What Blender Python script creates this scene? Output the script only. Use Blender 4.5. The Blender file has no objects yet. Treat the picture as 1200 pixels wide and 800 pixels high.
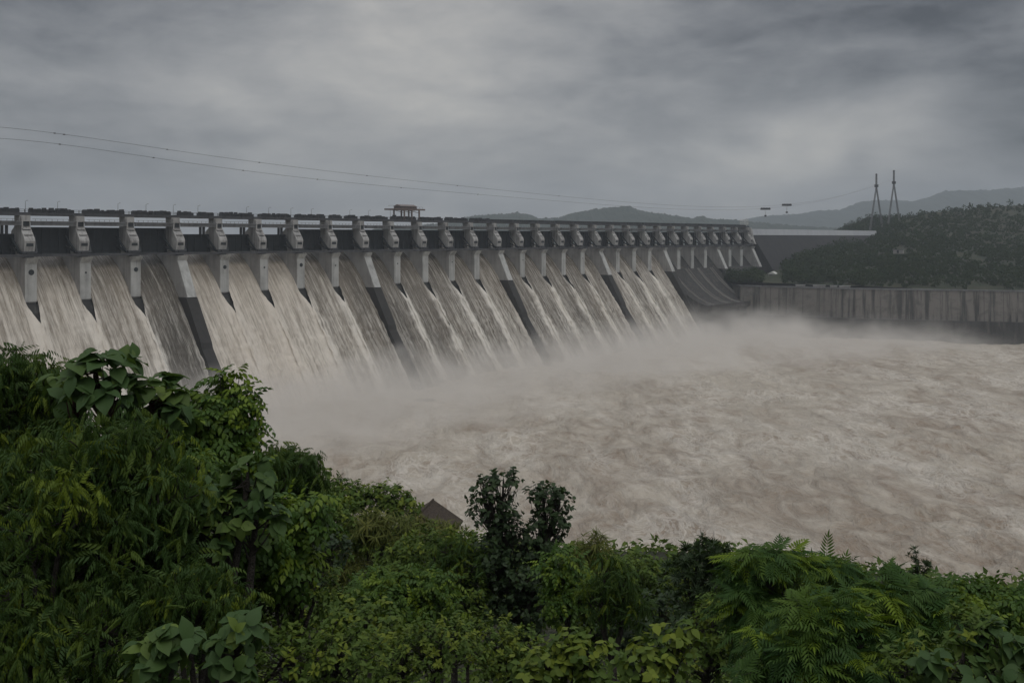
import bpy, bmesh, math, random
import numpy as np
from mathutils import Vector, noise as mnoise

random.seed(7)
rng = np.random.default_rng(11)
SC = bpy.context.scene
COL = SC.collection
R = math.radians

# ------------------------------------------------------------------ camera, sky, sun, exposure
F = 1167.0            # focal length in photo pixels (1200 wide)
HZ = 278.0            # horizon row
H = 78.0              # eye height above the river
cam_d = bpy.data.cameras.new("camera")
cam_d.sensor_width = 36.0
cam_d.lens = F / 1200 * 36.0
cam_d.shift_y = -(400 - HZ) / 1200.0
cam_d.clip_start = 0.3
cam_d.clip_end = 20000
cam = bpy.data.objects.new("camera", cam_d)
COL.objects.link(cam)
cam.location = (0, 0, H)
cam.rotation_euler = (R(90), 0, 0)
SC.camera = cam

SUN_EL, SUN_AZ = 62.0, 150.0        # azimuth measured clockwise from +Y (behind the camera, to the right)
SC.view_settings.view_transform = 'Standard'
SC.view_settings.look = 'None'
SC.view_settings.exposure = 0.20
SC.view_settings.gamma = 1.0
SC.view_settings.use_curve_mapping = False


def build_world():
    w = bpy.data.worlds.new("World")
    SC.world = w
    w.use_nodes = True
    nt = w.node_tree
    N, L = nt.nodes, nt.links
    N.clear()
    out = N.new('ShaderNodeOutputWorld')
    bg = N.new('ShaderNodeBackground')
    bg.inputs['Strength'].default_value = 0.14
    L.new(bg.outputs[0], out.inputs['Surface'])
    sky = N.new('ShaderNodeTexSky')
    sky.sky_type = 'NISHITA'
    sky.sun_disc = False
    sky.sun_elevation = R(SUN_EL)
    sky.sun_rotation = R(SUN_AZ)
    tc = N.new('ShaderNodeTexCoord')
    sep = N.new('ShaderNodeSeparateXYZ')
    L.new(tc.outputs['Generated'], sep.inputs[0])

    def M(op, a, b=None, clamp=False):
        n = N.new('ShaderNodeMath')
        n.operation = op
        n.use_clamp = clamp
        for k, v in enumerate((a, b)):
            if v is None:
                continue
            if isinstance(v, (int, float)):
                n.inputs[k].default_value = v
            else:
                L.new(v, n.inputs[k])
        return n.outputs[0]
    zc = M('MAXIMUM', sep.outputs['Z'], 0.0)
    den = M('ADD', zc, 0.26)
    cx = M('DIVIDE', sep.outputs['X'], den)
    cy = M('DIVIDE', sep.outputs['Y'], den)
    comb = N.new('ShaderNodeCombineXYZ')
    L.new(cx, comb.inputs[0])
    L.new(cy, comb.inputs[1])

    def noise(scale, detail, rough, dist, off):
        mp = N.new('ShaderNodeMapping')
        mp.inputs['Location'].default_value = off
        L.new(comb.outputs[0], mp.inputs['Vector'])
        n = N.new('ShaderNodeTexNoise')
        n.inputs['Scale'].default_value = scale
        n.inputs['Detail'].default_value = detail
        n.inputs['Roughness'].default_value = rough
        n.inputs['Distortion'].default_value = dist
        L.new(mp.outputs[0], n.inputs['Vector'])
        return n.outputs['Fac']
    n1 = noise(1.1, 7, 0.5, 0.5, (3.1, 1.7, 0.2))
    mpd = N.new('ShaderNodeMapping')
    mpd.inputs['Scale'].default_value = (1.0, 1.0, 2.3)
    mpd.inputs['Location'].default_value = (2.7, 0.4, 1.1)
    L.new(tc.outputs['Generated'], mpd.inputs['Vector'])
    nd = N.new('ShaderNodeTexNoise')
    nd.inputs['Scale'].default_value = 4.6
    nd.inputs['Detail'].default_value = 11
    nd.inputs['Roughness'].default_value = 0.60
    nd.inputs['Distortion'].default_value = 0.25
    L.new(mpd.outputs[0], nd.inputs['Vector'])
    n2 = nd.outputs['Fac']
    n3 = noise(0.33, 3, 0.5, 0.2, (1.3, 5.2, 0.9))
    mpe = N.new('ShaderNodeMapping')
    mpe.inputs['Scale'].default_value = (1.0, 1.0, 3.2)
    mpe.inputs['Location'].default_value = (0.6, 3.1, 0.3)
    L.new(tc.outputs['Generated'], mpe.inputs['Vector'])
    ne = N.new('ShaderNodeTexNoise')
    ne.inputs['Scale'].default_value = 11.0
    ne.inputs['Detail'].default_value = 10
    ne.inputs['Roughness'].default_value = 0.62
    ne.inputs['Distortion'].default_value = 0.3
    L.new(mpe.outputs[0], ne.inputs['Vector'])
    n4 = ne.outputs['Fac']
    # grey value of the cloud deck
    v = M('ADD', M('MULTIPLY', M('SUBTRACT', n1, 0.5), 0.9), M('MULTIPLY', M('SUBTRACT', n2, 0.5), 1.9))
    v = M('ADD', v, M('MULTIPLY', M('SUBTRACT', n3, 0.5), 0.9))
    v = M('ADD', v, M('MULTIPLY', M('SUBTRACT', n4, 0.5), 0.85))

    def lobe(px, py, sharp, amp):
        d = Vector(((px - 600) / F, 1, (HZ - py) / F)).normalized()
        vm = N.new('ShaderNodeVectorMath')
        vm.operation = 'DOT_PRODUCT'
        L.new(tc.outputs['Generated'], vm.inputs[0])
        vm.inputs[1].default_value = d
        e = M('POWER', M('MAXIMUM', vm.outputs['Value'], 0.0), sharp)
        return M('MULTIPLY', e, amp)
    for px, py, sh, am in ((430, 50, 45, 0.42), (960, 60, 60, -0.50), (905, 186, 900, 0.6), (965, 170, 800, 0.7), (1040, 160, 800, 0.65), (1110, 148, 900, 0.5), (820, 196, 900, 0.30), (935, 180, 6000, -0.30), (880, 170, 4000, -0.2), (1005, 186, 7000, -0.30),
                           (-60, 90, 30, -0.34), (1230, 150, 90, -0.25), (560, 215, 60, -0.05), (620, 40, 120, 0.12)):
        v = M('ADD', v, lobe(px, py, sh, am))
    base = M('MULTIPLY', M('ADD', v, 1.0), 1.62)
    # overcast sky is about three times brighter overhead than at the horizon
    zen = M('ADD', 1.0, M('MULTIPLY', M('SMOOTH_MIN', M('MAXIMUM', M('SUBTRACT', sep.outputs['Z'], 0.22), 0.0), 1.0), 2.8))
    base = M('MAXIMUM', M('MULTIPLY', base, zen), 0.3)
    tint = N.new('ShaderNodeCombineXYZ')
    # the thin places are a little warmer, the thick ones bluer
    L.new(M('MULTIPLY', base, M('ADD', 0.995, M('MULTIPLY', v, 0.07))), tint.inputs[0])
    L.new(M('MULTIPLY', base, M('ADD', 1.0, M('MULTIPLY', v, 0.02))), tint.inputs[1])
    L.new(M('MULTIPLY', base, M('ADD', 1.015, M('MULTIPLY', v, -0.08))), tint.inputs[2])
    mix = N.new('ShaderNodeMix')
    mix.data_type = 'RGBA'
    mix.inputs['Factor'].default_value = 0.965
    L.new(sky.outputs[0], mix.inputs['A'])
    L.new(tint.outputs[0], mix.inputs['B'])
    L.new(mix.outputs['Result'], bg.inputs['Color'])


build_world()

sun_d = bpy.data.lights.new("sun", 'SUN')
sun_d.energy = 0.6
sun_d.angle = R(40)
sun_d.color = (1.0, 0.96, 0.9)
sun = bpy.data.objects.new("sun", sun_d)
COL.objects.link(sun)
az = R(SUN_AZ)
sdir = Vector((math.sin(az) * math.cos(R(SUN_EL)), math.cos(az) * math.cos(R(SUN_EL)), math.sin(R(SUN_EL))))
sun.rotation_euler = (-sdir).to_track_quat('-Z', 'Y').to_euler()

SC.cycles.max_bounces = 6
SC.cycles.diffuse_bounces = 3
SC.cycles.glossy_bounces = 2
SC.cycles.transmission_bounces = 4
SC.cycles.transparent_max_bounces = 6
SC.cycles.volume_bounces = 2
SC.cycles.volume_max_steps = 128
SC.cycles.use_adaptive_sampling = True
SC.cycles.caustics_reflective = False
SC.cycles.caustics_refractive = False

# ------------------------------------------------------------------ helpers


def P(px, py, z):
    """photo pixel at a distance -> point in the world"""
    return Vector(((px - 600) / F * z, z, H - (py - HZ) / F * z))


def tag(o, label=None, cat=None, group=None, kind=None):
    if label:
        o['label'] = label
    if cat:
        o['category'] = cat
    if group:
        o['group'] = group
    if kind:
        o['kind'] = kind
    return o


def empty(name, loc=(0, 0, 0), rz=0.0):
    o = bpy.data.objects.new(name, None)
    o.empty_display_size = 0.5
    o.location = loc
    o.rotation_euler = (0, 0, rz)
    COL.objects.link(o)
    return o


class MB:
    def __init__(self):
        self.v, self.f = [], []

    def add(self, vs, fs):
        b = len(self.v)
        self.v += [tuple(x) for x in vs]
        self.f += [tuple(b + i for i in f) for f in fs]
        return self

    def box(self, x0, x1, y0, y1, z0, z1):
        vs = [(x, y, z) for x in (x0, x1) for y in (y0, y1) for z in (z0, z1)]
        return self.add(vs, [(0, 1, 3, 2), (4, 6, 7, 5), (0, 4, 5, 1), (2, 3, 7, 6), (0, 2, 6, 4), (1, 5, 7, 3)])

    def prism(self, poly, u0, u1, a0=None):
        """poly of (v, z) in the dam frame, pushed along u"""
        n = len(poly)
        vs = [(u0, -p[0], p[1]) for p in poly] + [(u1, -p[0], p[1]) for p in poly]
        fs = [tuple(range(n)), tuple(range(2 * n - 1, n - 1, -1))]
        fs += [(i, i + n, (i + 1) % n + n, (i + 1) % n) for i in range(n)]
        return self.add(vs, fs)

    def tube(self, pts, radii, n=6, cap=True):
        pts = [Vector(p) for p in pts]
        if isinstance(radii, (int, float)):
            radii = [radii] * len(pts)
        b = len(self.v)
        for i, p in enumerate(pts):
            t = (pts[min(i + 1, len(pts) - 1)] - pts[max(i - 1, 0)]).normalized()
            a = Vector((0, 0, 1)) if abs(t.z) < 0.9 else Vector((1, 0, 0))
            x = t.cross(a).normalized()
            y = t.cross(x)
            for k in range(n):
                w = 2 * math.pi * k / n
                q = p + (x * math.cos(w) + y * math.sin(w)) * radii[i]
                self.v.append(tuple(q))
        for i in range(len(pts) - 1):
            for k in range(n):
                self.f.append((b + i * n + k, b + i * n + (k + 1) % n, b + (i + 1) * n + (k + 1) % n, b + (i + 1) * n + k))
        if cap:
            self.f.append(tuple(b + k for k in range(n - 1, -1, -1)))
            e = b + (len(pts) - 1) * n
            self.f.append(tuple(e + k for k in range(n)))
        return self

    def bar(self, a, b, w, h=None):
        """square-section bar from a to b"""
        h = h or w
        a, b = Vector(a), Vector(b)
        t = (b - a).normalized()
        up = Vector((0, 0, 1)) if abs(t.z) < 0.95 else Vector((1, 0, 0))
        x = t.cross(up).normalized() * (w / 2)
        y = x.cross(t).normalized() * (h / 2)
        vs = []
        for p in (a, b):
            vs += [p - x - y, p + x - y, p + x + y, p - x + y]
        return self.add(vs, [(0, 3, 2, 1), (4, 5, 6, 7), (0, 1, 5, 4), (1, 2, 6, 5), (2, 3, 7, 6), (3, 0, 4, 7)])

    def build(self, name, mat, parent=None, smooth=False, bevel=0.0):
        me = bpy.data.meshes.new(name)
        me.from_pydata(self.v, [], self.f)
        bm = bmesh.new()
        bm.from_mesh(me)
        bmesh.ops.recalc_face_normals(bm, faces=bm.faces)
        bm.to_mesh(me)
        bm.free()
        if smooth:
            me.polygons.foreach_set('use_smooth', [True] * len(me.polygons))
        me.materials.append(mat)
        o = bpy.data.objects.new(name, me)
        COL.objects.link(o)
        o.parent = parent
        if bevel:
            m = o.modifiers.new('bevel', 'BEVEL')
            m.width = bevel
            m.segments = 2
            m.limit_method = 'ANGLE'
        return o


def np_mesh(name, V, T, mat, parent=None, smooth=False, attrs=None, uv=None):
    """triangles (n,3) or quads (n,4) from numpy arrays"""
    k = T.shape[1]
    me = bpy.data.meshes.new(name)
    me.vertices.add(len(V))
    me.vertices.foreach_set('co', np.ascontiguousarray(V, dtype=np.float32).ravel())
    me.loops.add(T.size)
    me.loops.foreach_set('vertex_index', np.ascontiguousarray(T, dtype=np.int32).ravel())
    me.polygons.add(len(T))
    me.polygons.foreach_set('loop_start', np.arange(0, T.size, k, dtype=np.int32))
    if smooth:
        me.polygons.foreach_set('use_smooth', np.ones(len(T), dtype=bool))
    for an, av in (attrs or {}).items():
        a = me.attributes.new(an, 'FLOAT', 'POINT')
        a.data.foreach_set('value', np.ascontiguousarray(av, dtype=np.float32))
    if uv is not None:
        ul = me.uv_layers.new(name='UVMap')
        ul.data.foreach_set('uv', np.ascontiguousarray(uv[T.ravel()], dtype=np.float32).ravel())
    me.update(calc_edges=True)
    me.validate()
    me.materials.append(mat)
    o = bpy.data.objects.new(name, me)
    COL.objects.link(o)
    o.parent = parent
    return o


def grid_faces(nr, nc):
    i = np.arange(nr - 1)[:, None] * nc + np.arange(nc - 1)[None, :]
    i = i.ravel()
    return np.stack([i, i + 1, i + nc + 1, i + nc], 1)


def vnoise(x, y, seed=0, octaves=4, gain=0.5):
    """cheap value noise on arrays, about -1..1"""
    tot = np.zeros_like(x, dtype=float)
    amp, f, norm = 1.0, 1.0, 0.0
    for o in range(octaves):
        xs, ys = x * f + 17.3 * o, y * f - 9.1 * o
        xi, yi = np.floor(xs).astype(np.int64), np.floor(ys).astype(np.int64)
        fx, fy = xs - xi, ys - yi
        fx, fy = fx * fx * (3 - 2 * fx), fy * fy * (3 - 2 * fy)

        def h(a, b):
            n = (a * 374761393 + b * 668265263 + (seed + o) * 2147483647 + 1013904223) & 0xffffffff
            n = ((n ^ (n >> 13)) * 1274126177) & 0xffffffff
            return ((n ^ (n >> 16)) & 0xffff) / 32767.5 - 1.0
        v = (h(xi, yi) * (1 - fx) + h(xi + 1, yi) * fx) * (1 - fy) + (h(xi, yi + 1) * (1 - fx) + h(xi + 1, yi + 1) * fx) * fy
        tot += v * amp
        norm += amp
        amp *= gain
        f *= 2.03
    return tot / norm

# ------------------------------------------------------------------ materials


class NT:
    """small node-tree helper"""

    def __init__(self, name):
        self.m = bpy.data.materials.new(name)
        self.m.use_nodes = True
        self.t = self.m.node_tree
        self.t.nodes.clear()
        self.out = self.n('ShaderNodeOutputMaterial')

    def n(self, typ, **kw):
        x = self.t.nodes.new(typ)
        for k, v in kw.items():
            setattr(x, k, v)
        return x

    def put(self, sock, v):
        if v is None:
            return
        if isinstance(v, bpy.types.NodeSocket):
            self.t.links.new(v, sock)
        elif isinstance(v, (tuple, list)) and len(v) == 3 and sock.type == 'RGBA':
            sock.default_value = (*v, 1)
        else:
            sock.default_value = v

    def math(self, op, a, b=None, clamp=False):
        x = self.n('ShaderNodeMath', operation=op, use_clamp=clamp)
        self.put(x.inputs[0], a)
        self.put(x.inputs[1], b)
        return x.outputs[0]

    def mix(self, f, a, b, blend='MIX'):
        x = self.n('ShaderNodeMix', data_type='RGBA', blend_type=blend)
        self.put(x.inputs['Factor'], f)
        self.put(x.inputs['A'], a)
        self.put(x.inputs['B'], b)
        return x.outputs['Result']

    def rng(self, v, a, b, c=0.0, d=1.0):
        x = self.n('ShaderNodeMapRange', interpolation_type='SMOOTHSTEP')
        self.put(x.inputs[0], v)
        for k, q in enumerate((a, b, c, d)):
            x.inputs[k + 1].default_value = q
        return x.outputs[0]

    def coord(self, which='Object', scale=(1, 1, 1), loc=(0, 0, 0)):
        tc = self.n('ShaderNodeTexCoord')
        mp = self.n('ShaderNodeMapping')
        mp.inputs['Scale'].default_value = scale
        mp.inputs['Location'].default_value = loc
        self.t.links.new(tc.outputs[which], mp.inputs['Vector'])
        return mp.outputs[0]

    def noise(self, vec, scale=1.0, detail=4.0, rough=0.55, dist=0.0):
        x = self.n('ShaderNodeTexNoise')
        self.put(x.inputs['Vector'], vec)
        x.inputs['Scale'].default_value = scale
        x.inputs['Detail'].default_value = detail
        x.inputs['Roughness'].default_value = rough
        x.inputs['Distortion'].default_value = dist
        return x.outputs['Fac']

    def attr(self, name):
        x = self.n('ShaderNodeAttribute', attribute_name=name)
        return x.outputs['Fac']

    def bsdf(self, color, rough=0.7, bump=None, bump_d=0.1, spec=0.5, metallic=0.0, strength=1.0):
        b = self.n('ShaderNodeBsdfPrincipled')
        self.put(b.inputs['Base Color'], color)
        self.put(b.inputs['Roughness'], rough)
        self.put(b.inputs['Metallic'], metallic)
        b.inputs['Specular IOR Level'].default_value = spec
        if bump is not None:
            bp = self.n('ShaderNodeBump')
            bp.inputs['Distance'].default_value = bump_d
            bp.inputs['Strength'].default_value = strength
            self.put(bp.inputs['Height'], bump)
            self.t.links.new(bp.outputs[0], b.inputs['Normal'])
        self.t.links.new(b.outputs[0], self.out.inputs['Surface'])
        return b


def concrete(name, col, dark, streak=0.5, scale=1.0, rough=0.85, pale=None):
    """weathered concrete: blotches, rain streaks running down, lift joints"""
    k = NT(name)
    blot = k.noise(k.coord('Object', (0.12 * scale,) * 3), 1.0, 6, 0.6)
    fine = k.noise(k.coord('Object', (1.4 * scale,) * 3), 1.0, 5, 0.65)
    strk = k.noise(k.coord('Object', (0.55 * scale, 0.55 * scale, 0.035 * scale)), 1.0, 5, 0.6, 0.2)
    f = k.math('ADD', k.math('MULTIPLY', k.rng(strk, 0.42, 0.68), streak), k.math('MULTIPLY', k.rng(blot, 0.4, 0.7), 0.45), clamp=True)
    c = k.mix(f, col, dark)
    c = k.mix(k.math('MULTIPLY', fine, 0.35), c, k.mix(0.5, c, (0.02, 0.02, 0.02)))
    if pale:
        pf = k.noise(k.coord('Object', (0.35 * scale, 0.35 * scale, 0.05 * scale), (5, 3, 1)), 1.0, 4, 0.6)
        c = k.mix(k.math('MULTIPLY', k.rng(pf, 0.56, 0.7), 0.7), c, pale)
    k.bsdf(c, rough, k.math('ADD', fine, k.math('MULTIPLY', blot, 2.0)), 0.08)
    return k.m


MAT = {}
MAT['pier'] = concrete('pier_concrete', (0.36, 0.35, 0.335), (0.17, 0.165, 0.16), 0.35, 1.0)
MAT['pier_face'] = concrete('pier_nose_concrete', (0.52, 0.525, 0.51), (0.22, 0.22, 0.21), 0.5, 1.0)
MAT['upper'] = concrete('upper_pier_concrete', (0.46, 0.455, 0.445), (0.15, 0.145, 0.14), 0.6, 1.3)
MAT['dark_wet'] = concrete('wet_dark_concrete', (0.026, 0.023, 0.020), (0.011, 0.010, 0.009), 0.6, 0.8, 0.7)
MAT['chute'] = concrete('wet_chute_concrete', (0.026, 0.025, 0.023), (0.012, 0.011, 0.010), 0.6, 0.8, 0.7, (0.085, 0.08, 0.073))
MAT['rough_chute'] = concrete('rough_chute_concrete', (0.045, 0.042, 0.038), (0.012, 0.011, 0.010), 1.0, 1.6, 0.8, (0.15, 0.14, 0.125))
MAT['plinth'] = concrete('plinth_concrete', (0.060, 0.058, 0.054), (0.022, 0.021, 0.020), 0.7, 0.6, 0.8, (0.13, 0.12, 0.11))
MAT['deck'] = concrete('deck_concrete', (0.075, 0.078, 0.084), (0.03, 0.03, 0.033), 0.4, 1.0)
MAT['girder'] = concrete('girder_concrete', (0.17, 0.175, 0.18), (0.06, 0.06, 0.06), 0.4, 1.0)
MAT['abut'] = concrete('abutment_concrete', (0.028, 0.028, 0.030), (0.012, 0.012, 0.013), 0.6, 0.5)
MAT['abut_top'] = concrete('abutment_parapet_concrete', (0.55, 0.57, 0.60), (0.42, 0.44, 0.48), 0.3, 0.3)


def steel(name, col, rough=0.5, metallic=0.0, rust=0.15):
    k = NT(name)
    n = k.noise(k.coord('Object', (0.8, 0.8, 0.25)), 1.0, 5, 0.6)
    c = k.mix(k.math('MULTIPLY', k.rng(n, 0.5, 0.75), rust), col, (0.09, 0.045, 0.025))
    k.bsdf(c, rough, n, 0.01, metallic=metallic)
    return k.m


MAT['gate'] = steel('gate_steel_and_hole_shade', (0.018, 0.024, 0.028), 0.6, rust=0.1)  # also colours the blocks and discs that stand for shaded openings
MAT['dark_steel'] = steel('dark_painted_steel', (0.035, 0.038, 0.042), 0.55)
MAT['grey_steel'] = steel('galvanised_steel', (0.30, 0.305, 0.31), 0.5, 0.1)
MAT['crane'] = steel('crane_paint', (0.15, 0.12, 0.11), 0.5, rust=0.4)
MAT['cable'] = steel('steel_cable', (0.11, 0.11, 0.115), 0.5)
MAT['white_paint'] = steel('white_paint', (0.6, 0.6, 0.58), 0.6, rust=0.15)


def wall_mat(name='stained_wall_concrete'):
    """tall retaining wall: beige concrete with black tear streaks from its top"""
    k = NT(name)
    a = k.noise(k.coord('UV', (0.22, 0.012, 1)), 1.0, 6, 0.7)
    b = k.noise(k.coord('UV', (0.03, 0.02, 1), (4, 2, 0)), 1.0, 4, 0.6)
    s = k.rng(a, 0.47, 0.60)
    c = k.mix(s, (0.175, 0.163, 0.148), (0.045, 0.043, 0.040))
    c = k.mix(k.rng(b, 0.45, 0.72), c, (0.15, 0.14, 0.125))
    blotch = k.noise(k.coord('UV', (0.10, 0.16, 1), (8, 5, 0)), 1.0, 7, 0.68, 0.4)
    c = k.mix(k.math('MULTIPLY', k.rng(blotch, 0.48, 0.66), 0.6), c, (0.075, 0.075, 0.070))
    sep = k.n('ShaderNodeSeparateXYZ')
    k.t.links.new(k.coord('UV', (1 / 13.0, 1, 1)), sep.inputs[0])
    jt = k.math('LESS_THAN', k.math('FRACT', sep.outputs[0]), 0.035)
    c = k.mix(k.math('MULTIPLY', jt, 0.7), c, (0.045, 0.043, 0.04))
    f = k.noise(k.coord('UV', (0.8, 0.8, 1)), 1.0, 5, 0.6)
    k.bsdf(c, 0.85, f, 0.1)
    return k.m


MAT['wall'] = wall_mat()


def fall_mat():
    """water falling down the spillway; uv in metres (across, along the flow)"""
    k = NT('falling_water')
    aer = k.attr('aeration')
    mud = k.attr('mud')
    s1 = k.noise(k.coord('UV', (0.75, 0.038, 1)), 1.0, 7, 0.66, 0.35)
    s2 = k.noise(k.coord('UV', (3.2, 0.10, 1), (3, 7, 0)), 1.0, 5, 0.6, 0.2)
    lump = k.noise(k.coord('UV', (0.30, 0.17, 1), (1, 2, 0)), 1.0, 7, 0.68, 0.8)
    x = k.math('ADD', k.math('MULTIPLY', k.math('SUBTRACT', s1, 0.5), 2.6), k.math('MULTIPLY', k.math('SUBTRACT', s2, 0.5), 1.5))
    x = k.math('ADD', x, k.math('MULTIPLY', k.math('SUBTRACT', lump, 0.5), 0.85))
    x = k.math('ADD', x, k.math('MULTIPLY', aer, 1.0))
    f = k.rng(x, -0.05, 1.25)
    clear = k.mix(mud, (0.075, 0.065, 0.050), (0.29, 0.245, 0.19))
    foam = k.mix(mud, (0.74, 0.71, 0.65), (0.68, 0.62, 0.54))
    c = k.mix(f, clear, foam)
    c = k.mix(k.math('MULTIPLY', k.rng(k.noise(k.coord('UV', (1.7, 0.09, 1), (9, 4, 0)), 1.0, 5, 0.65, 0.3), 0.60, 0.72), 0.55), c, (0.72, 0.69, 0.63))
    hgt = k.math('ADD', k.math('MULTIPLY', s1, 0.7), k.math('ADD', k.math('MULTIPLY', s2, 0.25), k.math('MULTIPLY', lump, 0.5)))
    k.bsdf(c, k.math('ADD', 0.25, k.math('MULTIPLY', f, 0.5)), hgt, 0.9, spec=0.4)
    return k.m


MAT['fall'] = fall_mat()


def river_mat():
    k = NT('turbid_river_water')
    co = k.coord('Object', (1.15, 0.55, 1))      # foam drawn out along the current
    warp = k.n('ShaderNodeTexNoise')
    k.put(warp.inputs['Vector'], co)
    warp.inputs['Scale'].default_value = 0.03
    warp.inputs['Detail'].default_value = 3
    vm = k.n('ShaderNodeVectorMath', operation='MULTIPLY_ADD')
    k.t.links.new(warp.outputs['Color'], vm.inputs[0])
    vm.inputs[1].default_value = (13, 13, 0)
    k.t.links.new(co, vm.inputs[2])
    wv = vm.outputs[0]
    big = k.noise(wv, 0.010, 5, 0.55, 0.4)
    mid = k.noise(wv, 0.085, 8, 0.64, 0.9)
    fine = k.noise(wv, 0.22, 7, 0.66, 0.9)
    # foam filaments: narrow bands round the middle of a noise, gathered into patches
    fil = k.math('ABSOLUTE', k.math('SUBTRACT', k.noise(wv, 0.085, 7, 0.62, 1.6), 0.5))
    fil = k.math('SUBTRACT', 1.0, k.rng(fil, 0.0, 0.05))
    fil2 = k.math('ABSOLUTE', k.math('SUBTRACT', k.noise(wv, 0.21, 6, 0.62, 1.4), 0.5))
    fil2 = k.math('SUBTRACT', 1.0, k.rng(fil2, 0.0, 0.06))
    gather = k.rng(k.noise(wv, 0.022, 4, 0.6, 0.6), 0.42, 0.62)
    wj = k.n('ShaderNodeTexNoise')
    k.put(wj.inputs['Vector'], wv)
    wj.inputs['Scale'].default_value = 0.10
    wj.inputs['Detail'].default_value = 5
    vj = k.n('ShaderNodeVectorMath', operation='MULTIPLY_ADD')
    k.t.links.new(wj.outputs['Color'], vj.inputs[0])
    vj.inputs[1].default_value = (20, 20, 0)
    k.t.links.new(wv, vj.inputs[2])
    vo = k.n('ShaderNodeTexVoronoi', feature='DISTANCE_TO_EDGE')
    k.t.links.new(vj.outputs[0], vo.inputs['Vector'])
    vo.inputs['Scale'].default_value = 0.11
    cell = k.math('SUBTRACT', 1.0, k.rng(vo.outputs['Distance'], 0.0, 0.11))
    foam_a = k.attr('foam')
    x = k.math('ADD', k.math('MULTIPLY', k.math('SUBTRACT', big, 0.5), 1.5), k.math('MULTIPLY', k.math('SUBTRACT', mid, 0.5), 3.4))
    x = k.math('ADD', x, k.math('MULTIPLY', k.math('SUBTRACT', fine, 0.5), 1.2))
    x = k.math('ADD', x, foam_a)
    f = k.rng(x, -0.65, 0.50)
    c = k.mix(f, (0.275, 0.213, 0.155), (0.440, 0.392, 0.325))
    white = k.math('MULTIPLY', k.math('MAXIMUM', k.math('MAXIMUM', fil, cell), k.math('MULTIPLY', fil2, 0.8)), k.math('ADD', 0.14, k.math('MULTIPLY', gather, 0.46)))
    c = k.mix(white, c, (0.70, 0.655, 0.585))
    hgt = k.math('ADD', k.math('MULTIPLY', mid, 3.0), k.math('ADD', k.math('MULTIPLY', fine, 0.8), k.math('MULTIPLY', fil, 0.2)))
    k.bsdf(c, k.math('ADD', 0.35, k.math('MULTIPLY', f, 0.4)), hgt, 1.0, spec=0.3)
    return k.m


MAT['river'] = river_mat()


def soil(name, a, b, scale=0.3):
    k = NT(name)
    n = k.noise(k.coord('Object', (scale,) * 3), 1.0, 8, 0.65)
    n2 = k.noise(k.coord('Object', (scale * 8,) * 3), 1.0, 5, 0.6)
    c = k.mix(k.rng(n, 0.35, 0.65), a, b)
    k.bsdf(c, 0.95, k.math('ADD', n, k.math('MULTIPLY', n2, 0.3)), 0.4)
    return k.m


MAT['soil'] = soil('bank_soil', (0.020, 0.028, 0.012), (0.045, 0.040, 0.024), 0.5)
MAT['hill'] = soil('scrub_covered_slope', (0.018, 0.030, 0.010), (0.042, 0.042, 0.022), 0.05)
MAT['far_hill'] = soil('forested_hills', (0.018, 0.030, 0.020), (0.030, 0.042, 0.028), 0.012)
MAT['ground'] = soil('plain_ground', (0.07, 0.075, 0.05), (0.10, 0.09, 0.065), 0.01)
MAT['lake'] = soil('reservoir_water', (0.16, 0.14, 0.11), (0.19, 0.165, 0.13), 0.02)
MAT['bark'] = soil('bark', (0.045, 0.038, 0.030), (0.085, 0.072, 0.058), 6.0)
MAT['red_stem'] = soil('reddish_stem', (0.10, 0.035, 0.030), (0.14, 0.06, 0.045), 8.0)
MAT['thatch'] = soil('thatch', (0.075, 0.055, 0.042), (0.12, 0.09, 0.065), 5.0)
MAT['mudwall'] = soil('mud_wall', (0.34, 0.27, 0.165), (0.42, 0.34, 0.21), 2.0)
MAT['limewash'] = soil('limewash', (0.50, 0.47, 0.42), (0.60, 0.57, 0.52), 1.0)


def leaf_mat(name, old, young, rough=0.5, transl=0.25, spec=0.4):
    """tint attribute: 0 = mature leaf, 1 = young shoot"""
    k = NT(name)
    t = k.attr('tint')
    n = k.noise(k.coord('Object', (9, 9, 9)), 1.0, 3, 0.5)
    c = k.mix(t, old, young)
    c = k.mix(k.math('MULTIPLY', n, 0.35), c, k.mix(0.45, c, (0.01, 0.015, 0.004)))
    b = k.n('ShaderNodeBsdfPrincipled')
    k.put(b.inputs['Base Color'], c)
    b.inputs['Roughness'].default_value = rough
    b.inputs['Specular IOR Level'].default_value = spec
    tr = k.n('ShaderNodeBsdfTranslucent')
    k.put(tr.inputs['Color'], k.mix(0.5, c, (0.12, 0.20, 0.02), 'MIX'))
    mx = k.n('ShaderNodeMixShader')
    mx.inputs[0].default_value = transl
    k.t.links.new(b.outputs[0], mx.inputs[1])
    k.t.links.new(tr.outputs[0], mx.inputs[2])
    k.t.links.new(mx.outputs[0], k.out.inputs['Surface'])
    return k.m


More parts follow.
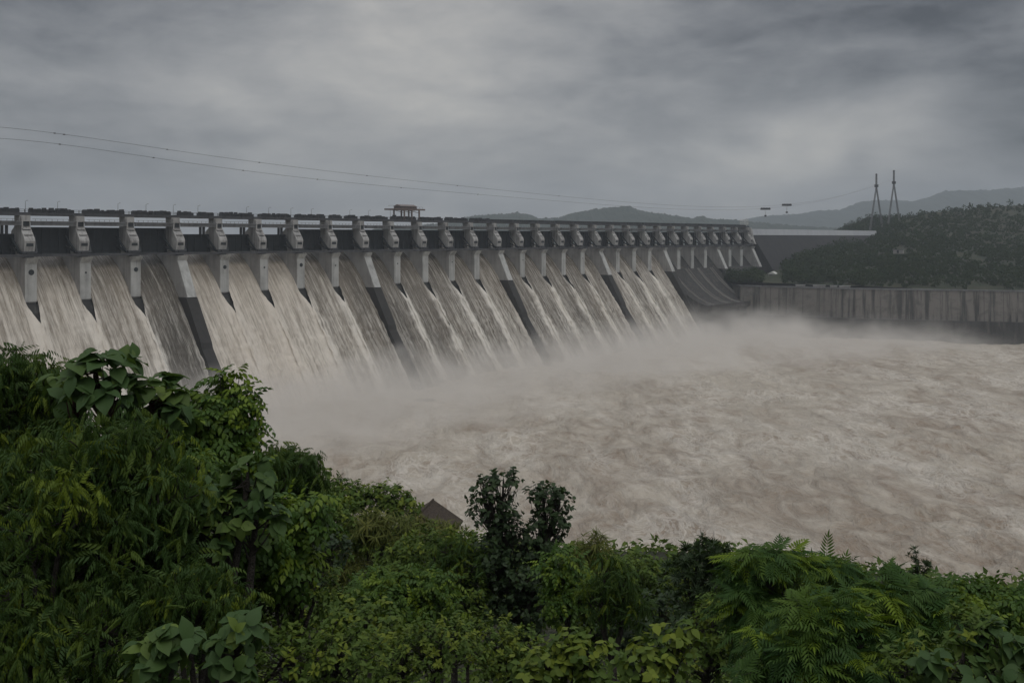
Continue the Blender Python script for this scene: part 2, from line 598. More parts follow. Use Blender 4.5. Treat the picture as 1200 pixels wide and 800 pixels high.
LEAF = {
    'neem': leaf_mat('narrow_leaflets', (0.0414, 0.0826, 0.0205), (0.1437, 0.1952, 0.0182), 0.6, 0.25, 0.2),
    'teak': leaf_mat('broad_leaves', (0.0529, 0.1034, 0.0319), (0.1380, 0.2009, 0.0365), 0.6, 0.25, 0.25),
    'ovate': leaf_mat('oval_leaves', (0.0575, 0.1195, 0.0205), (0.1667, 0.2412, 0.0205), 0.5, 0.28, 0.25),
    'dark': leaf_mat('dark_round_leaves', (0.034, 0.058, 0.026), (0.060, 0.100, 0.034), 0.5, 0.18, 0.25),
    'feather': leaf_mat('feathery_fronds', (0.0414, 0.0965, 0.0228), (0.150, 0.225, 0.016), 0.6, 0.28, 0.2),
    'bush': leaf_mat('bush_leaves', (0.0759, 0.1286, 0.0251), (0.1725, 0.2182, 0.0274), 0.6, 0.25, 0.2),
    'olive': leaf_mat('olive_sprays', (0.1058, 0.1286, 0.0296), (0.1898, 0.1952, 0.0479), 0.65, 0.25, 0.2),
    'far': leaf_mat('far_tree_leaves', (0.020, 0.036, 0.013), (0.036, 0.052, 0.017), 0.8, 0.1, 0.1),
}

# ------------------------------------------------------------------ ground, river, hills (the setting)
S = 22.5                                  # pier spacing
ANG = math.atan2(1537 - 600, F)           # dam axis against the view axis
DX, DY = math.sin(ANG), math.cos(ANG)
P0 = Vector(((36 - 600) / F * 394.2, 394.2, 0))
ROT = math.atan2(DY, DX)


def D(u, v, z):
    return Vector((P0.x + u * DX + v * DY, P0.y + u * DY - v * DX, z))


# wide sheet under everything
g = MB()
g.add([(-6500, -250, -1.6), (6500, -250, -1.6), (6500, 8500, -1.6), (-6500, 8500, -1.6)], [(0, 1, 2, 3)])
tag(g.build('ground', MAT['ground']), kind='structure')

WALL = [D(592, 6, 0), Vector((186, 812, 0)), Vector((209, 798, 0)), Vector((262, 764, 0)), Vector((374, 728, 0)), Vector((520, 668, 0)), Vector((760, 600, 0))]


def river():
    # finer towards the viewer: rows in distance, columns across
    ys = 130.0 * (960 / 130.0) ** np.linspace(0, 1, 560)
    nc = 620
    V = np.zeros((len(ys), nc, 3))
    t = np.linspace(-0.78, 0.92, nc)
    V[:, :, 1] = ys[:, None]
    V[:, :, 0] = ys[:, None] * t[None, :]
    x, y = V[:, :, 0], V[:, :, 1]
    u = (x - P0.x) * DX + (y - P0.y) * DY
    v = (x - P0.x) * DY - (y - P0.y) * DX
    boil = np.exp(-((v - 55) / 60.0) ** 2)
    a = vnoise(x / 34 + 3, y / 34, 1, 4)
    b = vnoise(x / 9, y / 9 + 5, 2, 4)
    r = 1 - np.abs(vnoise(x / 14 + 0.3 * a, y / 14, 5, 4, 0.55)) * 2.2
    c = vnoise(x / 3.6 + a, y / 3.2, 12, 3)
    r2 = 1 - np.abs(vnoise(x / 8 + 0.4 * b, y / 7, 15, 4, 0.55)) * 2.2
    act = np.clip(0.55 + 1.3 * vnoise(x / 60, y / 45, 18, 3), 0.15, 1.4)
    z = 1.9 * a + 0.8 * b + (1.2 * r + 0.6 * r2 + 0.25 * c) * act + boil * (1.6 * a + 1.3 * b + 0.8)
    V[:, :, 2] = z * np.clip((y - 130) / 40 + 0.3, 0, 1)
    foam = 0.20 * a + 0.50 * boil + 0.12 * np.clip((y - 300) / 300, 0, 1) + 0.10 * r
    o = np_mesh('river_water', V.reshape(-1, 3), grid_faces(len(ys), nc), MAT['river'], smooth=True, attrs={'foam': foam.ravel()})
    tag(o, kind='structure')


river()


def bank():
    """the slope under the viewer, falling to the river"""
    prof = np.array([(-60, 2.0), (-8, -1.7), (2, -2.6), (6, -6.5), (12, -10.5), (30, -17.5), (55, -21.5), (84, -25.5), (120, -45), (165, -74), (190, -82)])
    ys = np.concatenate([np.linspace(-60, 40, 70), np.linspace(42, 190, 60)])
    xs = np.linspace(-230, 260, 150)
    X, Y = np.meshgrid(xs, ys)
    Z = np.interp(Y, prof[:, 0], prof[:, 1])
    Z = Z + 1.2 * vnoise(X / 18, Y / 18, 9, 4) * np.clip((Y - 4) / 12, 0, 1) - 0.09 * X * np.clip(Y / 40, 0, 1)
    V = np.stack([X, Y, Z + H], 2).reshape(-1, 3)
    tag(np_mesh('hillside', V, grid_faces(len(ys), len(xs)), MAT['soil'], smooth=True), kind='structure')

    def height(x, y):
        return H + float(np.interp(y, prof[:, 0], prof[:, 1])) + 1.2 * float(vnoise(np.array([x / 18]), np.array([y / 18]), 9, 4)[0]) * min(max((y - 4) / 12, 0), 1) - 0.09 * x * min(max(y / 40, 0), 1)
    return height


GZ = bank()


def ridge(name, pts, zd, depth, base_z, seed, rough=9.0):
    """a far ridge with real depth: crest from the picture's skyline at distance zd"""
    px = np.array([p[0] for p in pts], float)
    py = np.array([p[1] for p in pts], float)
    cols = np.linspace(px[0], px[-1], 640)
    crest = H + (HZ - np.interp(cols, px, py)) / F * zd
    rows = np.linspace(-1, 1, 41)
    V = np.zeros((len(rows), len(cols), 3))
    for i, t in enumerate(rows):
        y = zd + t * depth
        prof = max(0.0, 1 - abs(t)) ** 0.85
        x = (cols - 600) / F * zd
        n = vnoise(x / 260 + 3, np.full_like(x, y / 260), seed, 5, 0.55)
        V[i, :, 0] = x
        V[i, :, 1] = y
        V[i, :, 2] = base_z + (crest - base_z) * prof + n * rough * 6 * prof * (1 - prof) * 1.5 + vnoise(x / 40, np.full_like(x, y / 40), seed + 3, 4) * rough * 0.30 * (prof > 0.02) + np.abs(vnoise(x / 9, np.full_like(x, y / 9), seed + 5, 2)) * rough * 0.55 * (prof > 0.02)
    tag(np_mesh(name, V.reshape(-1, 3), grid_faces(len(rows), len(cols)), MAT['far_hill'], smooth=False), kind='structure')


ridge('far_hills', [(440, 268), (520, 262), (545, 256), (562, 253), (590, 251.5), (606, 250), (618, 252), (632, 256), (655, 256), (663, 253), (675, 249.5), (690, 247), (706, 245),
                    (720, 243.5), (738, 243), (748, 246), (760, 249), (770, 250), (785, 253), (800, 254), (812, 256), (822, 254.5), (835, 257), (855, 258), (880, 261), (930, 265), (1000, 269)], 3400, 700, 40, 21, 13)
ridge('distant_hills', [(780, 268), (850, 263), (880, 256), (905, 252.5), (935, 251.5), (955, 248), (965, 246.5), (985, 246.5), (1000, 240), (1012, 236), (1030, 235), (1050, 235.5), (1070, 236.5), (1090, 231),
                        (1105, 225), (1125, 223), (1150, 223.5), (1175, 222), (1200, 219.5), (1260, 214), (1340, 222), (1450, 240), (1600, 262)], 6000, 1300, 40, 31, 20)


def right_hill():
    px = np.linspace(852, 1640, 176)
    wy = [(852, 331), (888, 331), (1000, 335), (1200, 342), (1640, 360)]
    wz = [(852, 834), (866, 814), (905, 800), (1000, 766), (1200, 728), (1380, 668), (1640, 560)]
    ry = [(852, 331), (880, 326), (900, 318), (920, 308), (950, 299), (970, 293), (985, 289), (1005, 285), (1024, 281), (1034, 273), (1044, 264), (1060, 258), (1085, 251), (1100, 249), (1120, 248),
          (1140, 245), (1150, 243), (1170, 242), (1200, 241), (1300, 230), (1640, 215)]
    rz = [(852, 842), (880, 880), (900, 915), (950, 985), (985, 1050), (1020, 1085), (1060, 1180), (1200, 1350), (1640, 1300)]
    f = lambda t: np.interp(px, [a[0] for a in t], [a[1] for a in t])
    WY, WZ, RY, RZ = f(wy), f(wz), f(ry), f(rz)
    ts = np.concatenate([np.linspace(0, 1, 60), np.linspace(1.04, 1.5, 12)])
    V = np.zeros((len(ts), len(px), 3))
    for i, t in enumerate(ts):
        Z = WZ + 6 + (RZ - WZ) * t
        if t <= 1:
            y = WY + (RY - WY) * (t ** 0.8)
            z = H - (y - HZ) / F * Z
        else:
            z = H - (RY - HZ) / F * (WZ + 6 + RZ - WZ) - (t - 1) * 160
        n = vnoise(px / 22, np.full_like(px, t * 14), 41, 4)
        V[i, :, 0] = (px - 600) / F * Z
        V[i, :, 1] = Z
        V[i, :, 2] = z + n * 3.0 * min(1, t * 4) * (1 if t < 0.9 else 0.4)
    tag(np_mesh('hill_terrain', V.reshape(-1, 3), grid_faces(len(ts), len(px)), MAT['hill'], smooth=True), kind='structure')
    return V


RH = right_hill()


def knoll():
    px = np.linspace(978, 1120, 70)
    RY = np.interp(px, [978, 986, 1000, 1018, 1032, 1046, 1070, 1120], [275, 272, 264, 258, 256, 257, 255, 250])
    ts = np.concatenate([np.linspace(0, 1, 24), np.linspace(1.1, 2.2, 12)])
    V = np.zeros((len(ts), len(px), 3))
    for i, t in enumerate(ts):
        Z = 1200 + 150 * t
        crest = H - (RY - HZ) / F * 1350
        z = (H - 4) + (crest - (H - 4)) * (min(t, 1) ** 0.9) if t <= 1 else crest - (t - 1) * 30
        V[i, :, 0] = (px - 600) / F * Z
        V[i, :, 1] = Z
        V[i, :, 2] = z + vnoise(px / 9, np.full_like(px, t * 5), 61, 3) * 1.2
    tag(np_mesh('hill_terrain', V.reshape(-1, 3), grid_faces(len(ts), len(px)), MAT['hill'], smooth=True), kind='structure')
    return V


KN = knoll()

# reservoir behind the dam
g = MB()
a, b, c, d = D(-90, -27, H - 7.5), D(661, -27, H - 7.5), D(900, -1500, H - 7.5), D(-1200, -1500, H - 7.5)
g.add([a, b, c, d], [(0, 1, 2, 3)])
tag(g.build('reservoir_water', MAT['lake']), kind='structure')

# ------------------------------------------------------------------ the dam
PW = 4.7                                   # pier width
WIDE = {3, 8, 13, 18, 22, 26, 29}
I0, I1 = -1, 29
dam = empty('dam', P0, ROT)
tag(dam, 'long grey concrete dam with thirty gated spillway bays, white pier noses and a road deck', 'dam')


def zw(v):
    """height of the water surface on the chute"""
    v = np.asarray(v, float)
    t = np.clip(v + 16, -11.5, 16)
    z = H - 8.3 - 0.6 * t - 0.5 * (0.83 / 16) * t * t
    return np.where(v > 0, z - 1.44 * v - 0.0005 * v * v, z)


def zc(v):
    return zw(v) - 2.0


# main spillway body, auxiliary spillway body
vs_main = np.concatenate([np.linspace(-27, 0, 14), np.linspace(3, 41, 14)])
poly = [(v, float(zc(v))) for v in vs_main] + [(41, -1.5), (-27, -1.5)]
MB().prism(poly, -2 * S, 22 * S).build('spillway', MAT['chute'], dam)
AUX = [(-27, H - 9), (-20, H - 9.2), (-14, H - 11.5), (-8, H - 16), (0, H - 25.5), (8, H - 34.5), (16, H - 41.8), (24, H - 47.2), (31, H - 50.6), (37, H - 51.9), (41, H - 51.6)]
MB().prism(AUX + [(41, H - 55), (38, H - 56), (38, -1.5), (-27, -1.5)], 22 * S, 26 * S).build('auxiliary_spillway', MAT['rough_chute'], dam)
MB().prism([(-27, H - 9), (-20, H - 9.2), (-14, H - 11.5), (-8, H - 16), (0, H - 25.5), (4, H - 28), (7, H - 40), (7, -1.5), (-27, -1.5)], 26 * S + 0.01, 29.3 * S).build('end_spillway', MAT['chute'], dam)

OPEN_GATES = {-1, 3, 4, 5}
HOLES = {0: 1.15, 1: 0.45, 2: 1.0, 4: 0.95, 5: 0.5, 6: 1.0, 7: 0.45, 8: 0.45, 9: 0.45, 11: 0.4, 14: 0.4, 17: 0.45}


def disc_tube(mb, u, v, z, r, depth, n=16):
    vs = []
    for q in (v, v - depth):
        for k in range(n):
            w = 2 * math.pi * k / n
            vs.append((u + r * math.cos(w), -q, z + r * math.sin(w)))
    fs = [tuple(range(n)), tuple(range(2 * n - 1, n - 1, -1))] + [(k, (k + 1) % n, n + (k + 1) % n, n + k) for k in range(n)]
    mb.add(vs, fs)


for i in range(I0, I1 + 1):
    u = i * S
    hw = PW / 2
    wide = i in WIDE
    # lower pier: the pier body up to the trunnion level
    if wide:
        poly = [(-26, -1 + 40), (-26, H - 6.5), (-3, H - 6.5), (-3, H - 8.2), (1.6, H - 8.2), (0.2, H - 10.4), (8.0, H - 26.6), (-1, H - 26.6), (-8, H - 22)]
        pier = MB().prism(poly, u - hw, u + hw).build('divide_pier', MAT['pier'], dam)
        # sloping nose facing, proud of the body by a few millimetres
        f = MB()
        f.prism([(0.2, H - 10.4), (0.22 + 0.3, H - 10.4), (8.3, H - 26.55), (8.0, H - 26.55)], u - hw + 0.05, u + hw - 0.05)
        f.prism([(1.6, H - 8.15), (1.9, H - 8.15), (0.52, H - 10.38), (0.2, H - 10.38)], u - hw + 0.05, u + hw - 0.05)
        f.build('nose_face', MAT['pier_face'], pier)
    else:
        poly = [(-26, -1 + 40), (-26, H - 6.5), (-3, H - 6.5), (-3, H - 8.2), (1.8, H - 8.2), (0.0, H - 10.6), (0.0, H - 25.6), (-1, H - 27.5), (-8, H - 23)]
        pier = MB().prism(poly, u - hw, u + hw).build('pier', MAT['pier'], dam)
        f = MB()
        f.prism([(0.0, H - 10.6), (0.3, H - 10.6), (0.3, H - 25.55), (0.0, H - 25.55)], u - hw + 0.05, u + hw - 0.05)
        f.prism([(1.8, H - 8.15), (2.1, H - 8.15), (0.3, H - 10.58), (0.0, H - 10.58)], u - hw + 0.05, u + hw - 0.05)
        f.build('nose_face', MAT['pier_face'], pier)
    if i in HOLES:
        m = MB()
        v_h = 0.36 if not wide else 1.6
        disc_tube(m, u + (0.1 if not wide else 0.8), v_h, H - 14.6 + (0.7 if HOLES[i] > 0.8 else 0), HOLES[i], 0.5)
        m.build('drain_hole_shade', MAT['gate'], pier)  # solid dark disc; the shade inside the hole is its colour
    # upper pier with its overhanging trunnion corbel
    up = MB()
    a, b = u - hw + 0.25, u + hw - 0.25
    body = [(-12, H - 6.48), (-12, H + 2.5), (-9.4, H + 4.3), (-9.4, H + 8.8), (-4.6, H + 8.8), (-4.6, H + 4.2), (-1.0, H - 0.4), (-0.5, H - 1.6), (-1.2, H - 6.0), (-2.0, H - 6.0), (-7.4, H - 2.4), (-9.4, H - 2.4), (-9.4, H - 6.48)]
    up.prism(body, a, b)
    upo = up.build('upper_pier', MAT['upper'], dam)
    # ledges, and solid dark blocks with the shade of recesses in their colour
    n1 = MB()
    for (v0, z0) in ((-4.4, H + 6.6), (-3.9, H + 3.3), (-2.2, H + 1.1)):
        n1.box(a + 0.5, b - 0.4, -(v0 + 0.75), -(v0 - 0.6), z0 - 0.25, z0 + 0.1)
    n1.box(a + 0.05, a + 0.7, 3.4, 4.5, H + 3.4, H + 8.3)
    n1.build('ledge', MAT['upper'], upo)
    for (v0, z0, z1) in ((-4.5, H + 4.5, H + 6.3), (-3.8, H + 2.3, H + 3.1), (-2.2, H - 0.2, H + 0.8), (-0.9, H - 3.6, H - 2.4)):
        MB().box(a + 0.75, b - 0.7, -(v0 + 0.3), -(v0 - 0.8), z0, z1).build('recess_shade', MAT['gate'], upo)
    # trunnion bearing
    tb = MB()
    tb.box(u - 1.3, u + 1.3, 0.2, 2.6, H - 8.1, H - 5.9)
    tb.tube([(u - 2.9, 1.4, H - 6.3), (u + 2.9, 1.4, H - 6.3)], 0.75, 10)
    tb.build('trunnion_bearing', MAT['dark_steel'], dam)

for b in range(I0 - 1, I1):
    u0, u1 = b * S + PW / 2 + 0.05, (b + 1) * S - PW / 2 - 0.05
    if b < I0:
        continue
    # raised radial gate: curved skin plate with ribs, two pairs of arms down to the trunnions
    top = H + 1.4 if b in OPEN_GATES else H + 4.1
    gm = MB()
    n = 7
    zs = [H - 7.4 + (top - (H - 7.4)) * k / n for k in range(n + 1)]
    arc = [(-7.4 - 1.5 * math.sin((z - (H - 7.4)) / 11.0 * 1.5), z) for z in zs]
    gm.prism(arc + [(v - 0.35, z) for v, z in reversed(arc)], u0, u1)
    gate = gm.build('radial_gate', MAT['gate'], dam)
    rb = MB()
    for k in range(n):
        v, z = arc[k]
        rb.box(u0 + 0.2, u1 - 0.2, -(v + 0.55), -(v + 0.02), z + 0.3, z + 0.55)
    for k in range(5):
        uu = u0 + (u1 - u0) * (k + 0.5) / 5
        rb.box(uu - 0.12, uu + 0.12, 6.65, 7.1, zs[0] + 0.2, zs[-1] - 0.6)
    rb.build('stiffener', MAT['gate'], gate)
    for uu, s in ((u0 + 1.2, 1), (u1 - 1.2, -1)):
        ar = MB()
        for zz in (H - 3.6, H + 0.6):
            ar.bar((uu + s * 1.2, 7.1, zz), (uu - s * 0.4, 1.6, H - 6.3), 0.7)
        ar.build('gate_arm', MAT['gate'], gate)
    if b in OPEN_GATES:
        ps = MB()
        for q in (0.70, 0.80):
            uu = u0 + (u1 - u0) * q
            ps.box(uu - 0.45, uu + 0.45, 7.2, 8.1, top - 0.2, H + 4.9)
        ps.build('hoist_column', MAT['deck'], gate)

# tie beam along the pier noses
MB().box(I0 * S - S, I1 * S + 3.5, -0.35, 1.2, H - 7.75, H - 6.75).build('tie_beam', MAT['deck'], dam)
# lower service bridge between the piers, one girder a bay
for b in range(I0 - 1, I1):
    m = MB()
    a, c = b * S + PW / 2 - 0.2, (b + 1) * S - PW / 2 + 0.2
    m.box(a, c, 3.2, 4.4, H + 4.7, H + 5.9)
    m.box(a, c, 2.9, 6.6, H + 5.9, H + 6.5)
    for k in range(8):
        q = a + (c - a) * (k + 0.5) / 8
        m.box(q - 0.06, q + 0.06, 3.0, 3.1, H + 6.5, H + 7.35)
    m.box(a, c, 2.99, 3.11, H + 7.25, H + 7.37)
    m.build('service_girder', MAT['girder'], dam)
# road deck
MB().box(I0 * S - S, I1 * S + 4, 5.0, 15.5, H + 8.8, H + 10.0).build('road_deck', MAT['deck'], dam)
rail = MB()
uu = I0 * S - S
while uu < I1 * S + 4:
    rail.box(uu - 0.10, uu + 0.10, 5.05, 5.25, H + 10.0, H + 11.1)
    uu += 2.25
rail.box(I0 * S - S, I1 * S + 4, 5.06, 5.24, H + 11.1, H + 11.25)
rail.box(I0 * S - S, I1 * S + 4, 5.08, 5.22, H + 10.5, H + 10.62)
rail.build('railing', MAT['dark_steel'], dam)
# gate hoist machinery on the deck
for b in range(I0, I1):
    m = MB()
    r_ = random.Random(b * 7 + 3)
    if b < 13:
        spans = [(0.14, 0.45), (0.62, 0.93)]
        if r_.random() < 0.7:
            spans.append((0.50, 0.56))
    else:
        spans = [(0.08, 0.94)]
    for s0, s1 in spans:
        a, c = (b + s0) * S, (b + s1) * S
        m.box(a, c, 6.0, 9.0, H + 10.02, H + 11.15 + r_.uniform(-0.1, 0.2))
        if b < 13:
            q = a
            while q < c - 0.7:
                w = r_.uniform(0.5, 1.6)
                m.box(q, min(q + w, c), 6.4, 8.4, H + 11.1, H + 11.5 + r_.uniform(0, 0.55))
                q += w + r_.uniform(0.05, 1.2)
    m.build('hoist_unit', MAT['dark_steel'], dam)

# dark divide walls below the wide piers
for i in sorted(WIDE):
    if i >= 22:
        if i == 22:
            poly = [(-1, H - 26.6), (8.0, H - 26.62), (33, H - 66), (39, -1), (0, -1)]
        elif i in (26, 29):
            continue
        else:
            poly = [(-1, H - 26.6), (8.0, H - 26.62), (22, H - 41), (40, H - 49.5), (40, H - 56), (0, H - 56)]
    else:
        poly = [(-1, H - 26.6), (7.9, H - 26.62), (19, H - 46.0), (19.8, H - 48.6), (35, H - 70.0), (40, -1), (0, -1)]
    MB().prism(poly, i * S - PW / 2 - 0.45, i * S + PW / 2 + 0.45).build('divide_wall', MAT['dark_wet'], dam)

# non-overflow block carrying on to the right bank
poly = [(-14, -1), (-14, H + 2.0), (-4, H + 2.0), (0, H - 4), (14, H - 26), (40, H - 64), (40, -1)]
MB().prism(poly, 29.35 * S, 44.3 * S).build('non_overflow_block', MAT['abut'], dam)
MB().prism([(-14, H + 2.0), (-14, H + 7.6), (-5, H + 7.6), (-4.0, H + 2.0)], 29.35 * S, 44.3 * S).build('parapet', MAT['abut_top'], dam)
# end block of the spillway
MB().prism([(-20, H - 6.4), (-20, H + 8.7), (-3, H + 8.7), (-1.0, H - 0.5), (1.5, H - 6.4)], 29 * S + 2.4, 29 * S + 5.2).build('end_block', MAT['upper'], dam)

# ------------------------------------------------------------------ falling water, one sheet to a bay
WHITE = {-1: 0.50, 0: 0.46, 1: 0.26, 2: -0.05, 3: 0.56, 4: 0.58, 5: 0.56, 6: 0.24, 7: 0.02, 8: 0.0, 9: -0.02, 10: 0.12, 11: 0.08, 12: 0.22, 13: 0.06, 14: 0.10, 15: 0.12,
         16: 0.12, 17: 0.20, 18: 0.22, 19: 0.18, 20: 0.24, 21: 0.34}
MUD = {-1: 0.7, 0: 0.7, 1: 0.55, 2: 0.05, 3: 0.95, 4: 0.95, 5: 0.85, 6: 0.5, 7: 0.35, 8: 0.25, 9: 0.3, 10: 0.3, 11: 0.3, 12: 0.35, 13: 0.3}


def sheet(b, nr=130, nc=40):
    uL, uR = b * S, (b + 1) * S
    lw, rw = b in WIDE, (b + 1) in WIDE
    vv = np.concatenate([np.linspace(-25, 0, 36), np.linspace(0.5, 42, nr - 36)])
    a = np.linspace(0, 1, nc)
    z = zw(vv)
    ds = np.sqrt(np.diff(vv) ** 2 + np.diff(z) ** 2)
    s = np.concatenate([[0], np.cumsum(ds)])
    V = np.zeros((nr, nc, 3))
    drop = np.clip((H - 25.5 - z) / 11.0, 0, 1)
    drop = drop * drop * (3 - 2 * drop)
    full = PW / 2 + 0.02
    lin = full * (1 - drop) + 0.0 * drop - 0.5 * np.clip((drop - 0.98) * 50, 0, 1) if not lw else np.full(nr, full)
    rin = full * (1 - drop) + 0.0 * drop - 0.5 * np.clip((drop - 0.98) * 50, 0, 1) if not rw else np.full(nr, full)
    U = (uL + lin)[:, None] * (1 - a)[None, :] + (uR - rin)[:, None] * a[None, :]
    A = np.broadcast_to(a[None, :], U.shape)
    Sg = np.broadcast_to(s[:, None], U.shape)
    down = np.clip((s - 20) / 45, 0, 1)[:, None]
    n = vnoise(U * 0.9, Sg * 0.05, b + 50, 4) * 0.55 + vnoise(U * 0.35, Sg * 0.16, b + 80, 4) * 0.5
    eL = np.exp(-A * 9.0) if not lw else 0.25 * np.exp(-A * 16)
    eR = np.exp(-(1 - A) * 9.0) if not rw else 0.25 * np.exp(-(1 - A) * 16)
    edge = (eL + eR) * drop[:, None]
    cl = vnoise(U * 0.45, Sg * 0.22, b + 200, 4)
    h = n * (0.15 + 0.75 * down) + np.abs(cl) * 1.5 * down + edge * 1.5
    # flatten the sheet where it leaves the wall of a divide pier
    nx, nz = 0.82, 0.57
    V[:, :, 0] = U
    V[:, :, 1] = -(vv[:, None] + h * nx)
    V[:, :, 2] = z[:, None] + h * nz
    w = WHITE[b]
    near = np.clip((s - 6) / 22, 0, 1)[:, None]
    streak = np.clip(vnoise(U * 0.6, Sg * 0.02 + 4, b + 120, 3) * 0.9, -0.3, 0.6)
    wid = (0.05 + 0.06 * down) * (1 + 0.8 * vnoise(Sg * 0.12, U * 0.05, b + 300, 3))
    wid = np.maximum(wid, 0.015)
    join_ = np.exp(-(A / wid) ** 2) * (0.35 if lw else 1) + np.exp(-((1 - A) / wid) ** 2) * (0.35 if rw else 1)
    aer = w * near + 0.30 * down * (0.5 + 0.8 * w) + 1.25 * join_ * drop[:, None] + 0.30 * streak * near + 0.2 * np.clip(edge, 0, 1)
    mud = np.full(U.shape, MUD.get(b, 0.35)) + 0.25 * vnoise(U * 0.1, Sg * 0.03, b + 7, 3)
    uvc = np.stack([U.ravel() + 31.7 * b, Sg.ravel() + 13.1 * b], 1)
    o = np_mesh('spillway_water', V.reshape(-1, 3), grid_faces(nr, nc), MAT['fall'], smooth=True,
                attrs={'aeration': aer.ravel(), 'mud': np.clip(mud, 0, 1).ravel()}, uv=uvc)
    o.location = P0
    o.rotation_euler = (0, 0, ROT)
    tag(o, kind='structure')


for b in range(I0, 22):
    sheet(b)

# trickles on the dry auxiliary chutes
tr = MB()
for b in range(22, 26):
    for k in range(3):
        r_ = random.Random(b * 31 + k)
        u = (b + r_.uniform(0.2, 0.85)) * S
        pts = []
        for v, z in AUX[4:10]:
            pts.append((u + r_.uniform(-0.4, 0.4), -v - 0.1, z + 0.12))
        w = r_.uniform(0.18, 0.42)
        tr.tube(pts, w, 5)
k = NT('trickling_water')
k.bsdf(k.mix(k.noise(k.coord('Object', (1, 1, 1)), 1.5, 3), (0.10, 0.095, 0.085), (0.24, 0.225, 0.205)), 0.4)
o = tr.build('trickling_water', k.m)
o.location = P0
o.rotation_euler = (0, 0, ROT)
tag(o, kind='structure')

# ------------------------------------------------------------------ right bank wall


def bank_wall():
    root = empty('retaining_wall', WALL[3])
    tag(root, 'tall stained concrete retaining wall along the far right bank of the river', 'wall')

    def ribbon(name, pts, z0, z1, thick, mat, batter=0.0):
        V, T, UV = [], [], []
        L = 0.0
        for i in range(len(pts) - 1):
            a, b = pts[i], pts[i + 1]
            t = (b - a)
            ln = t.length
            t = t / ln
            nrm = Vector((t.y, -t.x, 0))
            if nrm.dot(-a) < 0:
                nrm = -nrm
            k = len(V)
            fa, fb = a + nrm * batter, b + nrm * batter
            for p, z, q in ((fa, z0, L), (fb, z0, L + ln), (b, z1, L + ln), (a, z1, L)):
                V.append((p.x, p.y, z))
                UV.append((q, z))
            ba, bb = a - nrm * thick, b - nrm * thick
            for p, z, q in ((a, z1, L), (b, z1, L + ln), (bb, z1, L + ln), (ba, z1, L), (ba, z0, L), (bb, z0, L + ln)):
                V.append((p.x, p.y, z))
                UV.append((q, z))
            T += [(k, k + 1, k + 2, k + 3), (k + 4, k + 5, k + 6, k + 7), (k + 7, k + 6, k + 9, k + 8)]
            L += ln
        V = np.array(V) - np.array(root.location)
        return np_mesh(name, V, np.array(T), mat, root, uv=np.array(UV))
    ribbon('upper_wall', WALL, 15.5, 38.0, 3.0, MAT['wall'], 1.5)
    front = [p + Vector((-5.0, -4.0, 0)) for p in WALL]
    ribbon('plinth', front, -1.5, 16.0, 8.0, MAT['plinth'], 1.5)
    cp = [p + Vector((-0.4, -0.4, 0)) for p in WALL]
    ribbon('coping', cp, 38.0, 39.1, 3.0, MAT['girder'])


bank_wall()

# ------------------------------------------------------------------ trees on the far hill: one wooded mass


def tri_leaf_cloud(centres, radii, per, size, seed):
    r = np.random.default_rng(seed)
    n = len(centres) * per
    c = np.repeat(centres, per, 0)
    rad = np.repeat(radii, per, 0)
    d = r.normal(size=(n, 3))
    d /= np.linalg.norm(d, axis=1)[:, None]
    d[:, 2] = np.where(d[:, 2] < -0.35, -d[:, 2], d[:, 2])
    p = c + d * rad * (0.55 + 0.45 * r.random((n, 1)) ** 0.5)
    nrm = d + r.normal(size=(n, 3)) * 0.55
    nrm /= np.linalg.norm(nrm, axis=1)[:, None]
    a = np.cross(nrm, r.normal(size=(n, 3)))
    a /= np.linalg.norm(a, axis=1)[:, None]
    b = np.cross(nrm, a)
    s = size * (0.6 + 0.8 * r.random((n, 1)))
    V = np.stack([p + a * s, p + b * s * 0.7, p - a * s, p - b * s * 0.7], 1).reshape(-1, 3)
    T = np.arange(n * 4).reshape(-1, 4)
    return V, T, np.repeat(np.repeat(r.random(len(centres)) ** 2 * 0.7, per), 4)


def far_wood():
    nr, ncol = RH.shape[:2]
    r = np.random.default_rng(5)
    C = []
    while len(C) < 9000:
        i, j = r.integers(0, 66), r.integers(0, ncol - 1)
        a, b = r.random(2)
        p = RH[i, j] * (1 - a) * (1 - b) + RH[i + 1, j] * a * (1 - b) + RH[i, j + 1] * (1 - a) * b + RH[i + 1, j + 1] * a * b
        px = 600 + p[0] / p[1] * F
        dens = 0.6 + 0.4 * math.sin(px / 31 + i / 7.0) * math.cos(i / 5.0 - px / 90)
        py = HZ - (p[2] - H) / p[1] * F
        if 1046 < px < 1062 and 290 < py < 299 or 892 < px < 918 and 312 < py < 334:
            continue
        if r.random() < 0.35 + 0.65 * dens:
            C.append(p)
    for _ in range(1500):
        i, j = r.integers(2, 25), r.integers(0, KN.shape[1] - 1)
        a = r.random()
        C.append(KN[i, j] * (1 - a) + KN[i + 1, j + 1] * a)
    C = np.array(C)
    rr_ = 1.3 + 4.6 * r.random(len(C)) ** 3
    rad = np.stack([rr_, rr_, rr_ * r.uniform(0.7, 1.3, len(C))], 1)
    C[:, 2] += rad[:, 2] * 0.6
    V, T, t = tri_leaf_cloud(C, rad, 44, 0.8, 6)
    tag(np_mesh('hillside_woodland', V, T, LEAF['far'], attrs={'tint': t}), 'dense dark green woodland covering the hill on the far right bank', 'woodland', kind='stuff')


far_wood()

# ------------------------------------------------------------------ small buildings and towers across the river


